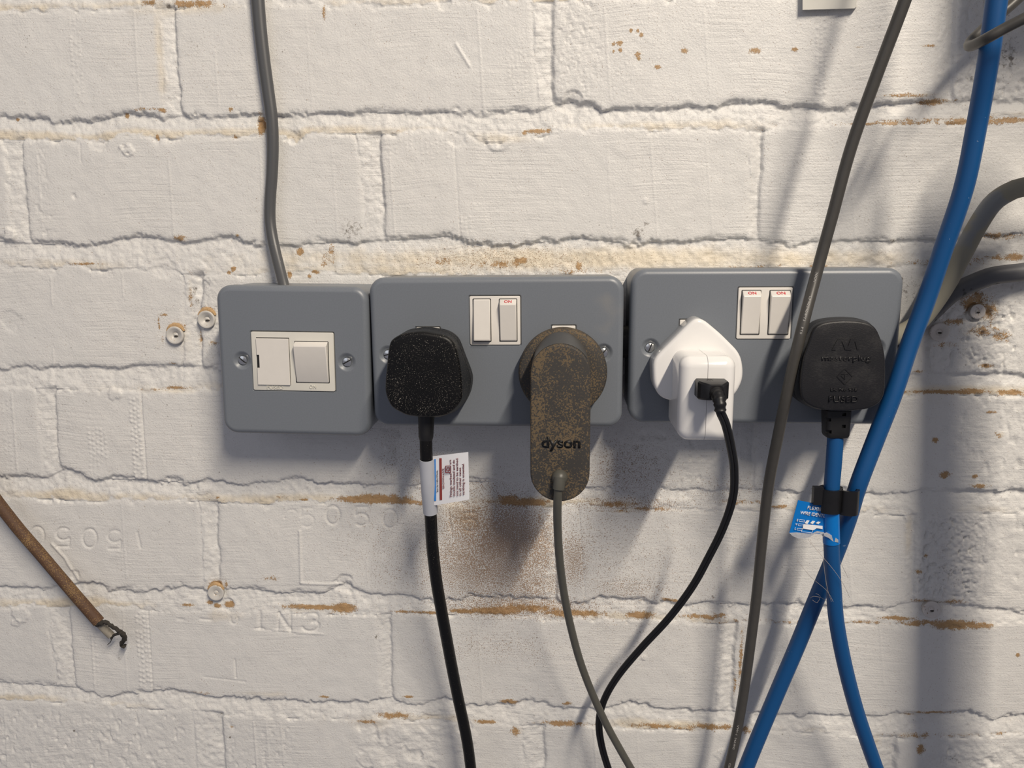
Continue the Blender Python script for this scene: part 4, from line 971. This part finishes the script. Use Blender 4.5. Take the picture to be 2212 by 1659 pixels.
V, Fc = loft_data([[Vector((x, -h, z)) for z, h in rrect(zt_ - zb_ - 0.001, HC - HB0 - 0.001, 0.005, 8, (zt_ + zb_) / 2, (HC + HB0) / 2)] for x in (xs_ - 0.002, xs_ + 0.002)])
mesh('seam_core', V, Fc, M['tag_wrap'], wc, angle=50)  # grey core added between the shells to darken the seam

# ---- usb cable
u0 = at(1533, 838, HC)
uc = empty('usb_cable', (u0.x, u0.y, u0.z), 'thin black usb cable plugged into the front of the white charger', 'cable')
def urect(cx, cz, w, hgt, ch_, h):
    w2, h2 = w / 2, hgt / 2
    return [Vector((cx + x, -h, cz + z)) for x, z in [(w2 - ch_, h2), (-w2 + ch_, h2), (-w2, h2 - ch_), (-w2, -h2 + ch_), (-w2 + ch_, -h2), (w2 - ch_, -h2), (w2, -h2 + ch_), (w2, h2 - ch_)]]
cx, cz = u0.x, u0.z + 0.0004
W_, H_ = 66 * mmpx(at(1540, 845, 0.092)), 0.0092
rings = [urect(cx, cz, W_ - .0006, H_ - .0006, .0006, HC - 0.0002), urect(cx, cz, W_, H_, .0007, HC + 0.0006), urect(cx + .0001, cz, W_, H_, .0007, HC + 0.0085), urect(cx + .0002, cz, W_ - 0.0022, H_ - .0004, .0009, HC + 0.0108), urect(cx + .0006, cz - .0002, W_ - 0.0070, H_ - 0.0012, .0010, HC + 0.0132), urect(cx + .0008, cz - .0003, W_ - .0085, H_ - .002, .001, HC + 0.0137)]
con = loft('usb_connector', rings, M['usb_black'], uc, angle=20)
# moulded trident on the connector's top
top_z = cz + H_ / 2
def tri(name, pts, r=0.00016):
    parts = []
    for a, b in zip(pts[:-1], pts[1:]):
        parts.append(loft_data(sweep_rings([Vector((a[0], -a[1], top_z)), Vector((b[0], -b[1], top_z))], r, None, 6)))
    return parts
T0 = cx - 0.0012
V, Fc = combine(tri('t', [(T0, HC + .0025), (T0, HC + .0080)]) + tri('t', [(T0, HC + .0045), (T0 - .0014, HC + .0055), (T0 - .0014, HC + .0066)]) + tri('t', [(T0, HC + .0038), (T0 + .0014, HC + .0048), (T0 + .0014, HC + .0060)]))
mesh('moulded_trident', V, Fc, M['black_clip'], con)
q0 = Vector((cx + .0009, -(HC + 0.0130), cz - .0006))
bend = catmull([q0, q0 + Vector((.0004, -.0034, -.0012)), q0 + Vector((.0008, -.0054, -.0042)), q0 + Vector((.0011, -.0058, -.0080))], 0.0007)
n_b = len(bend)
tube('strain_relief', bend, lambda u: 0.0034 - 0.0007 * u + 0.0002 * (1 if int(u * 9) % 2 == 0 else -1), M['usb_black'], uc, flat=False, n=24)
e = bend[-1]
pts = [e + Vector((-.0002, 0, 0.003)), e] + [at(x, y, h) for x, y, h in [(1568, 918, .098), (1579, 965, .090), (1586, 1015, .081), (1583, 1075, .072), (1562, 1140, .064), (1530, 1205, .057), (1495, 1268, .051), (1445, 1335, .045), (1385, 1400, .039), (1335, 1460, .033), (1305, 1512, .029), (1294, 1560, .027), (1300, 1612, .026), (1318, 1672, .025), (1340, 1730, .025), (1352, 1900, .024), (1350, 2250, .022)]]
path = catmull(pts, 0.0025)
def twin(path, r):
    A = sweep_rings(path, r, None, 12); out = []
    for i, rg in enumerate(A):
        c = path[i]; b = (rg[0] - c).normalized()
        a2 = [v + b * (r * 0.78) for v in rg]; b2 = [v - b * (r * 0.78) for v in rg]
        out.append((a2, b2))
    return combine([loft_data([o[0] for o in out]), loft_data([o[1] for o in out])])
V, Fc = twin(path, 0.00128); mesh('flex', V, Fc, M['usb_black'], uc, angle=60)

# ---- scuffed plug with the blue flex
front = [(1766.4, 701), (1791, 695), (1822, 692.6), (1857, 694), (1885, 700.5), (1896, 714), (1908, 745), (1913, 775), (1913, 818.6), (1910, 858), (1898, 874), (1875, 884), (1831, 888.5), (1791, 887.8), (1757, 881), (1732, 865), (1729, 836), (1731, 806), (1737, 769.6), (1750, 734.7), (1758, 709)]
base = [(1746, 697), (1761, 690), (1785, 686), (1812, 684), (1848.6, 686), (1868, 692), (1878, 712), (1885, 760), (1889, 800), (1886, 840), (1876, 862), (1850, 876), (1796, 882), (1745, 876), (1717, 862), (1705, 850), (1704, 812), (1712, 770), (1728, 725)]
pc = at(1795, 790, PLATE_H)
plug2 = empty('power_plug', (pc.x, -PLATE_H, pc.z), 'scuffed black three-pin plug with blue flex in the rightmost socket', 'plug')
cov = plug_body(plug2, base, front, PLATE_H + 0.0004, 0.070, M['plug_scuffed'], edge=0.0012, dome=0.0005)
HT = 0.0706
def ptext(s, px, py, wpx, size, ext=0.0002):
    p = at(px, py, HT); text('moulded_lettering', s, p, (1, 0, 0), (0, 0, 1), size, M['plug_scuffed'], cov, ext, 0.01, stretch=wpx * mmpx(p))
ptext('masterplug', 1828, 774, 103, 0.0030); ptext('Lic No 938', 1823, 842, 56, 0.0019); ptext('FUSED', 1822, 863, 62, 0.0034, 0.00028)
def prism(name, poly, h0, h1, mat, parent):
    return loft(name, [[at(x, y, h0) for x, y in poly], [at(x, y, h1) for x, y in poly]], mat, parent, angle=10)
prism('moulded_emblem', [(1797, 756), (1810, 732), (1822, 732), (1806, 756)], HT - 0.0004, HT + 0.0003, M['plug_scuffed'], cov)
prism('moulded_emblem', [(1818, 735), (1822, 732), (1836, 756), (1826, 756)], HT - 0.0004, HT + 0.0002, M['plug_scuffed'], cov)
prism('moulded_emblem', [(1829, 756), (1838, 732), (1849, 732), (1839, 756)], HT - 0.0004, HT + 0.0003, M['plug_scuffed'], cov)
prism('moulded_emblem', [(1846, 734), (1849, 732), (1858, 753), (1852, 756)], HT - 0.0004, HT + 0.0002, M['plug_scuffed'], cov)
line_loop('moulded_mark', [(1808, 814), (1825, 797), (1842, 814), (1825, 831)], HT, 0.00022, M['plug_scuffed'], cov)
line_loop('moulded_mark', [(1817, 808), (1833, 808)], HT, 0.00022, M['plug_scuffed'], cov, False); line_loop('moulded_mark', [(1825, 808), (1825, 820), (1817, 812)], HT, 0.0002, M['plug_scuffed'], cov, False)
# ribbed strain relief
a, b = at(1806.5, 884, 0.056), at(1804.5, 944, 0.0565)
wsl = 26.5 * mmpx(a)
rings = [[c + Vector((x, -y, 0)) for x, y in rrect(2 * wsl * k, 2 * wsl * 0.82 * k, 0.0022, 6)] for c, k in ((a, 1.02), (a + (b - a) * 0.3, 1.0), (a + (b - a) * 0.88, 0.95), (a + (b - a) * 0.96, 0.88), (b, 0.70))]
sr = loft('strain_relief', rings, M['black_rubber'], plug2, angle=40)
cuts = []
for px, py, w in ((1791, 908, 11), (1825, 896, 8), (1824, 922, 8), (1792, 934, 11)):
    c = at(px, py, 0.0625); cuts.append(mesh('cutter', *box_data(c, Vector((w * 0.5 * 0.00025, 0, 0)), Vector((0, 0.0028, 0)), Vector((0, 0, 0.0009))), M['gap_shade'], None, False))
boolean_cut(sr, cuts)
BL1 = [(1804.5, 935, .0565), (1804, 955, .0565), (1801, 1000, .0565), (1796, 1060, .056), (1795, 1130, .055), (1797, 1200, .054), (1801, 1270, .052), (1806, 1335, .050), (1818, 1405, .047), (1834, 1475, .044), (1852, 1540, .041), (1872, 1600, .039), (1894, 1662, .037), (1920, 1730, .036), (1995, 1930, .036), (2080, 2250, .036)]
path1 = cable_path(BL1); RB = 0.00425
flex2 = tube('flex', path1, RB, M['blue_cable'], plug2, n=28)
props(flex2, 'blue flex of the scuffed plug')
wr = cable_path([(1795.4, 1092, .0556), (1795, 1130, .055), (1796.2, 1172, .0546)], 0.003)
tw = tube('tag_wrap', wr, RB + 0.0003, M['blue_bright'], flex2, n=28)
def hf2(u, v): return 0.0572 - 0.0010 * u
TC = [(1724, 1080.5), (1780, 1092), (1780, 1154), (1705, 1152)]
fl2 = card('tag_flag', TC, hf2, 0.0003, M['blue_bright'], flex2)
props(fl2, 'bright blue printed tag with torn foil edge')
# torn silver edge
tp = [(1705, 1151), (1712, 1158), (1724, 1163), (1738, 1163), (1750, 1160), (1760, 1153), (1770, 1152), (1777, 1158), (1782, 1162), (1780, 1150), (1765, 1147), (1755, 1152), (1745, 1152), (1720, 1150)]
hh = lambda x: hf2((x - 1705) / 75, 1) + 0.0001
loft('torn_edge', [[at(x, y, hh(x)) for x, y in tp], [at(x, y, hh(x) - 0.0004) for x, y in tp]], M['foil_edge'], fl2, angle=10)
tp = [(1779, 1152), (1786, 1150), (1794, 1155), (1803, 1160), (1811, 1166), (1811, 1172), (1800, 1170), (1790, 1162), (1781, 1158)]
loft('torn_edge', [[at(x, y, 0.0592) for x, y in tp], [at(x, y, 0.0560) for x, y in tp]], M['foil_edge'], fl2, angle=10)
def blt(s, px, py, wpx, size):
    p = at(px, py, hf2((px - 1712) / 68, .3) + 0.0006)
    text('tag_lettering', s, p, Vector((1, 0, -0.13)), (0, 0, 1), size, M['print_white'], fl2, 0.00008, 0.012, 0.1, stretch=wpx * mmpx(p))
blt('FLEXIBLE', 1764, 1099.5, 40, 0.0020); blt('WIRE IDENTIF', 1757, 1111.5, 56, 0.0020)
for i, s in enumerate('ENL'): blt(s, 1722.5 - i * 2.2, 1124 + i * 9, 3.5, 0.0013)
def bar(poly, mat='print_white'):
    loft('tag_diagram', [[at(x, y, hf2((x - 1712) / 68, .5) + 0.0003) for x, y in poly], [at(x, y, hf2((x - 1712) / 68, .5) + 0.0008) for x, y in poly]], M[mat], fl2, angle=10)
for x0 in (1738, 1750, 1762): bar([(x0, 1130), (x0 + 5, 1123.5 + (x0 - 1738) * .12), (x0 + 11, 1124.5 + (x0 - 1738) * .12), (x0 + 6, 1132)])
bar([(1736, 1132), (1777, 1136), (1777, 1143), (1764, 1141), (1758, 1145), (1734, 1141)])
def outl(poly): line_loop('tag_diagram', poly, hf2((poly[0][0] - 1712) / 68, .5) + 0.0006, 0.00011, M['print_white'], fl2)
outl([(1727, 1122.5), (1738, 1123.5), (1737.5, 1127.5), (1726.5, 1126.5)]); outl([(1725, 1131.5), (1735, 1132.5), (1734.5, 1136.5), (1724.5, 1135.5)]); outl([(1722, 1141), (1733, 1142), (1732.5, 1146), (1721.5, 1145)])
outl([(1733, 1141.5), (1756, 1144.5), (1754, 1151), (1731, 1148.5)])

# ================================================================== LOOSE CABLES
BL2 = [(2260, -900, .10), (2225, -560, .086), (2190, -260, .080), (2172, -120, .079), (2153, 0, .077), (2134, 135, .073), (2110, 270, .066), (2082, 405, .061), (2037, 540, .055), (2000, 650, .051), (1963, 750, .050), (1930, 850, .051), (1891, 950, .051), (1853, 1050, .051), (1832, 1120, .046), (1803, 1200, .040), (1761, 1300, .034), (1720, 1400, .030), (1677, 1500, .027), (1635, 1600, .025), (1609, 1665, .024), (1580, 1740, .024), (1540, 1950, .022), (1520, 2250, .020)]
BL2 = [(x, y, h) for x, y, h in BL2]
bc = tube('blue_cable', cable_path(BL2), 0.00475, M['blue_cable'], None, n=28)
props(bc, 'thick blue cable slanting from top right down past the scuffed plug', 'cable')
GC = [(2280, -900, .11), (2160, -580, .09), (2060, -300, .078), (2000, -130, .074), (1955, 0, .070), (1893, 165, .064), (1838, 320, .059), (1797, 470, .056), (1764, 590, .0555), (1731, 715, .0640), (1702, 840, .0620), (1681, 940, .055), (1660, 1050, .047), (1645, 1180, .041), (1634, 1290, .038), (1620, 1400, .036), (1606, 1500, .034), (1590, 1590, .033), (1572, 1668, .033), (1552, 1740, .033), (1530, 1950, .046), (1515, 2250, .060)]
gcp = cable_path(GC)
gc = tube('signal_cord', gcp, lambda u: 0.0030, M['grey_cord'], None, n=24)
props(gc, 'slim dark grey cord with faint print running top to bottom past the rightmost switches', 'cable')
def along(s, px, py, size, flip=False, lenpx=30):
    # print on the cord's camera side
    best = min(range(1, len(gcp) - 1), key=lambda i: (gcp[i] - at(px, py, -gcp[i].y)).length)
    p = gcp[best]; t = (gcp[best + 1] - gcp[best - 1]).normalized()
    v = (CAM - p); v = (v - t * v.dot(t)).normalized()
    text('printed_lettering', s, p + v * 0.00304, t, v.cross(t), size, M['print_faint'], gc, 0.00003, stretch=lenpx * mmpx(p))
along('300V', 1768, 600, 0.0011, lenpx=26); along('LF403404', 1748, 660, 0.0011, lenpx=42); along('PT3', 1735, 690, 0.0011, lenpx=14); along('PT0', 1727, 720, 0.0011, lenpx=15)
along('24AWG', 1597, 1600, 0.0011, lenpx=28); along('VW-1', 1602, 1568, 0.0011, lenpx=24); along('CSA', 1580, 1646, 0.0011, lenpx=14)

TE = [(540, -420, .0045), (543, -300, .0045), (548, -160, .0045), (553, -60, .0045), (557, 0, .0045), (562, 60, .0045), (570, 130, .0045), (579, 195, .0045), (587, 255, .0048), (589.5, 310, .005), (588, 370, .005), (584, 430, .005), (584, 480, .0055), (592, 530, .008), (604, 580, .013), (614, 620, .018), (622, 660, .022)]
te = tube('flat_cable', cable_path(TE), lambda u: 0.0044 - 0.0011 * min(1, u * 1.25), M['grey_sheath'], None, lambda u: 0.0028, n=28)
props(te, 'flat grey sheathed cable running down the wall into the single switch box', 'cable')

CO = [(2620, 560, .03), (2460, 480, .03), (2330, 420, .03), (2270, 405, .03), (2212, 404, .030), (2175, 417, .028), (2141, 443, .026), (2108, 493, .023), (2087, 533, .021), (2069, 567, .020), (2045, 612, .019), (2015, 658, .018), (1980, 700, .018), (1943, 722, .018), (1900, 740, .018)]
o = tube('grey_cable', cable_path(CO), 0.0052, M['grey_conduit'], None, n=24)
props(o, 'pale grey round cable curving behind the blue cable into the rightmost box', 'cable')
CO = [(2620, 540, .012), (2460, 552, .012), (2330, 565, .012), (2270, 575, .012), (2212, 587, .012), (2170, 592, .012), (2136, 598, .011), (2085, 619, .009), (2054, 636, .008), (2015, 672, .007), (1975, 712, .007), (1940, 750, .007), (1905, 770, .007)]
o = tube('dark_cable', cable_path(CO), 0.0052, M['dark_conduit'], None, n=24)
props(o, 'dark grey cable lying on the wall below the pale grey one', 'cable')
LP = [(2520, -110, .11), (2400, -50, .105), (2300, 0, .100), (2250, 22, .098), (2212, 40, .096), (2171, 61, .093), (2135, 81, .090), (2108, 95, .080), (2094, 99, .070), (2098, 88, .061), (2112, 74, .058), (2135, 52, .056), (2180, 15, .054), (2230, -30, .052), (2330, -110, .050)]
o = tube('looped_cord', cable_path(LP, 0.0012), 0.0025, M['grey_cord'], None, n=20, flat=False)
props(o, 'bent loop of brown-grey cord hooked around the blue cable at top right', 'cable')

# black double cable clip gripping the blue flexes
c1, c2 = at(1792, 1079, .0558), at(1831, 1082, .0553)
clip = empty('cable_clip', c1, 'black plastic double clip holding the two blue cables', 'clip')
def cring(c, r, h, gap0, gap1, name, n=30):
    P = []; ri = r - 0.0016
    rings = []
    for i in range(n + 1):
        a = math.radians(gap1 + (360 - (gap1 - gap0)) * i / n)
        d = Vector((math.cos(a), -math.sin(a), 0))
        rings.append([c + d * r + Vector((0, 0, h)), c + d * ri + Vector((0, 0, h)), c + d * ri - Vector((0, 0, h)), c + d * r - Vector((0, 0, h))])
    return loft(name, rings, M['black_clip'], clip, angle=40)
hz = 27 * mmpx(c1)
cring(c1, 0.0062, hz * 0.96, 150, 195, 'clip_ring'); cring(c2, 0.0058, hz, 245, 290, 'clip_ring')
for c, r, ww in ((c1, 0.0062, 0.95), (c2, 0.0058, 0.98)):
    pass
mid = (c1 + c2) / 2
mesh('clip_bridge', *box_data(mid + Vector((0, 0.003, 0)), Vector((0.0026, 0, 0)), Vector((0, 0.0016, 0)), Vector((0, 0, hz * 0.9))), M['black_clip'], clip, False)
fl_ = at(1766, 1070, .0575)
mesh('clip_flange', *box_data(fl_, Vector((0.0026, 0, 0)), Vector((0, 0.0018, 0)), Vector((0, 0, hz * 0.72))), M['black_clip'], clip, False)

# brown cable with the frayed end
BR = [(-330, 660, .011), (-220, 795, .011), (-120, 925, .011), (-60, 1010, .011), (-10, 1078, .011), (40, 1142, .011), (85, 1194, .011), (130, 1247, .011), (172, 1296, .011), (214, 1344, .011)]
bpath = cable_path(BR)
root = empty('cut_cable', bpath[-1], 'brown dusty cable cut off short, its end frayed against the white bricks', 'cable')
tube('sheath', bpath, 0.0038, M['brown_sheath'], root, n=24)
ip = cable_path([(206, 1336, .010), (220, 1352, .010), (241, 1374, .0095)], 0.002)
tube('inner_core', ip, lambda u: 0.0032 - 0.0006 * u, M['inner_core'], root, 0.0024, n=16)
def fuzzy(name, pts, r, seed):
    P = cable_path(pts, 0.0007); rg = np.random.RandomState(seed)
    return loft(name, [[c + (v - c) * float(0.75 + 0.65 * rg.rand()) for v in rgn] for c, rgn in zip(P, sweep_rings(P, lambda u: r * (1 - 0.25 * u), None, 9))], M['frayed_wire'], root, angle=70)
fuzzy('wire_strand', [(208, 1350, .0125), (216, 1347, .0145), (226, 1344, .015), (238, 1350, .0145), (252, 1360, .0135), (263, 1368, .012), (270, 1377, .010), (266, 1386, .009), (262, 1393, .008), (270, 1398, .007)], 0.0013, 1)
fuzzy('wire_strand', [(258, 1364, .013), (267, 1371, .0115), (269, 1380, .010), (262, 1390, .0085)], 0.0017, 2)
fuzzy('wire_strand', [(262, 1366, .013), (252, 1370, .012), (245, 1373, .011), (240, 1380, .010)], 0.0009, 3)
fuzzy('wire_strand', [(243, 1374, .0105), (239, 1386, .007), (232, 1393, .004)], 0.00025, 4)
fuzzy('wire_strand', [(269, 1398, .007), (272, 1392, .006), (266, 1394, .006)], 0.0006, 5)

# ================================================================== SMALL THINGS ON THE WALL
def wall_plug(px, py, rpx, label, hole=True, mat='nylon', tilt=(0, 0), rim=True, proud=0.0016):
    c = at(px, py, 0.001); r = rpx * mmpx(c)
    ax = Vector((tilt[0], -1, tilt[1]))
    root = empty('wall_plug', c + Vector((0, 0.001, 0)), label, 'wall plug')
    V, Fc = lathe_data(c + Vector((0, 0.004, 0)), ax, [(r * 0.9, 0), (r * 0.96, 0.004), (r, 0.004 + proud * 0.5), (r * 0.97, 0.004 + proud * 0.9), (r * 0.88, 0.004 + proud), (r * 0.72, 0.004 + proud * 0.75), (r * 0.5, 0.004 + proud * 0.25), (r * 0.36, 0.004), (r * 0.30, 0.0035), (r * 0.26, 0.0037), (r * 0.1, 0.0042)], 40)
    mesh('collar', V, Fc, M[mat], root, angle=60)
    if hole:
        cc = c + Vector((r * 0.06, 0.0, -r * 0.1))
        V, Fc = lathe_data(cc + Vector((0, 0.002, 0)), ax, [(r * 0.16, 0), (r * 0.14, 0.0024), (r * 0.05, 0.0026)], 12)
        V = [Vector((cc.x + (v.x - cc.x) * 1.5, v.y, cc.z + (v.z - cc.z) * 0.7)) for v in V]
        mesh('hole_shade', V, Fc, M['frayed_wire'], root)  # solid dark disc, the shade inside the hole as colour
    if rim:
        pts = [c + Vector((math.cos(a) * r * 1.08, 0.0008, math.sin(a) * r * 1.08)) for a in [math.radians(25 + 130 * i / 16) for i in range(17)]]
        rg = np.random.RandomState(int(px))
        rings = [[q + (v - q) * float(0.75 + 0.5 * rg.rand()) for v in rr_] for q, rr_ in zip(pts, sweep_rings(pts, lambda u: r * 0.30 * math.sin(math.pi * (0.08 + 0.84 * u)), lambda u: 0.0011, 10, False))]
        loft('sand_rim', rings, M['brown_dust_rim'], root, angle=70)
    return root
wall_plug(379, 724, 19.5, 'brown-rimmed nylon wall plug, lower one of the pair left of the single box')
wall_plug(447, 690, 19.5, 'brown-rimmed nylon wall plug right against the single box')
wall_plug(466, 1281, 17.5, 'round nylon wall plug sunk in the bed joint above the frayed cable', False, 'nylon', (0.05, 0.05), True, 0.0008)
wall_plug(2030, 717, 20, 'painted-over wall plug just right of the pale grey cable', True, 'nylon_painted', (-.1, 0), False, 0.0012)
wall_plug(2112, 673, 16, 'rusty-ringed wall plug sunk in a crater at the right edge', True, 'nylon_painted', (0, 0), False, 0.0004)
wall_plug(2012, 1318, 19, 'painted-over wall plug in the bed joint at lower right', True, 'nylon_painted', (0, .1), False, 0.0010)

# painted plastic trunking end at the top edge
poly = [(1733, 22), (1846, 19), (1850, 16), (1850, -120), (1733, -118)]
t_ = empty('trunking_end', at(1790, 20, 0.001), 'cream-painted flat plate end at the top edge above the rightmost socket', 'trunking')
loft('trunking_body', [[at(x, y, -0.001) for x, y in poly], [at(x, y, 0.0042) for x, y in poly], [at(x + (1 if x < 1790 else -1), y - (1 if y > 0 else -1), 0.0046) for x, y in poly]], M['module_plastic'], t_, angle=20)

# black bush joining the two double boxes
a, b = at(1335, 738, .018), at(1378, 738, .018)
o = tube('box_coupler', [a, a + (b - a) * 0.3, a + (b - a) * 0.7, b], 0.0095, M['black_rubber'], None, n=28)
props(o, 'black round coupler in the gap between the two double sockets', 'coupler')

# loose hairs on the blue flexes
HA = [[(1745, 1165, .052), (1770, 1195, .058), (1800, 1230, .060), (1822, 1262, .058), (1835, 1290, .05)], [(1722, 1210, .04), (1750, 1245, .045), (1785, 1275, .057), (1800, 1300, .058)], [(1778, 1205, .058), (1782, 1240, .058), (1788, 1275, .058), (1796, 1300, .057)],
      [(1812, 1205, .055), (1822, 1228, .05), (1832, 1248, .045)], [(1750, 1292, .045), (1758, 1288, .047), (1776, 1292, .048), (1790, 1302, .05)], [(1755, 1296, .045), (1765, 1302, .047), (1772, 1288, .047), (1762, 1282, .046)]]
for k, h in enumerate(HA):
    o = tube('hair_strand', cable_path(h, 0.003), 0.00009, M['hair'], None, n=5)
    props(o, 'fine pale hair caught on the crossing blue cables', 'hair', 'hairs on the blue cables')

# pipe added out of view on the right to cast the wide shadow band
pt, pb = at(2168, 560, 0), at(2134, 1500, 0)
d = (pt - pb); top = pt + d * 0.30; bot = pb - d * 0.55
PH = Vector((0, -0.085, 0))
pipe = empty('shadow_pipe', bot + PH, 'grey pipe added beyond the right edge to cast the shadow band', 'pipe')
mesh('pipe_run', *loft_data(sweep_rings([p + PH for p in (bot, bot * .5 + top * .5, top)], 0.0215, None, 32)), M['pipe_grey'], pipe, angle=50)
mesh('pipe_socket', *lathe_data(top + PH, top - bot, [(0.0216, -0.03), (0.0240, -0.03), (0.0240, 0.012), (0.0216, 0.014), (0.0190, 0.014), (0.0190, -0.02)], 32), M['pipe_grey'], pipe, angle=30)
for k in (0.03, 0.13):
    c = bot + (top - bot) * k + PH
    mesh('pipe_clip', *lathe_data(c, top - bot, [(0.0216, -0.009), (0.0235, -0.009), (0.0235, 0.009), (0.0216, 0.009)], 32), M['pipe_grey'], pipe, angle=30)
    mesh('clip_stem', *box_data(Vector((c.x, -0.033, c.z)), Vector((0.004, 0, 0)), Vector((0, 0.034, 0)), Vector((0, 0, 0.007))), M['pipe_grey'], pipe, False)

# fuse box added out of view above the right corner to shade it
ca, cb = at(2150, -70, 0), at(2640, -560, 0)
cu_c = (ca + cb) / 2; cw, chh = abs(cb.x - ca.x), abs(cb.z - ca.z)
unit = empty('shadow_box', Vector((cu_c.x, 0, min(ca.z, cb.z))), 'white fuse box added above the top right corner to cast shade', 'fuse box')
def ubox(name, w, h, r_, h0, h1, bev, mat, dz=0.0):
    R = lambda k: rrect(w - 2 * k, h - 2 * k, max(r_ - k, 0.0005), 6, cu_c.x, cu_c.z + dz)
    return loft(name, [out3(R(0), h0), out3(R(0), h1 - bev), out3(R(bev * 0.3), h1 - bev * 0.3), out3(R(bev), h1)], M[mat], unit, angle=40)
ubox('shadow_box_body', cw, chh, 0.006, 0.0, 0.085, 0.004, 'module_plastic')
ubox('shadow_box_lid', cw - 0.02, chh * 0.5, 0.004, 0.085, 0.100, 0.003, 'pipe_grey', 0.01)
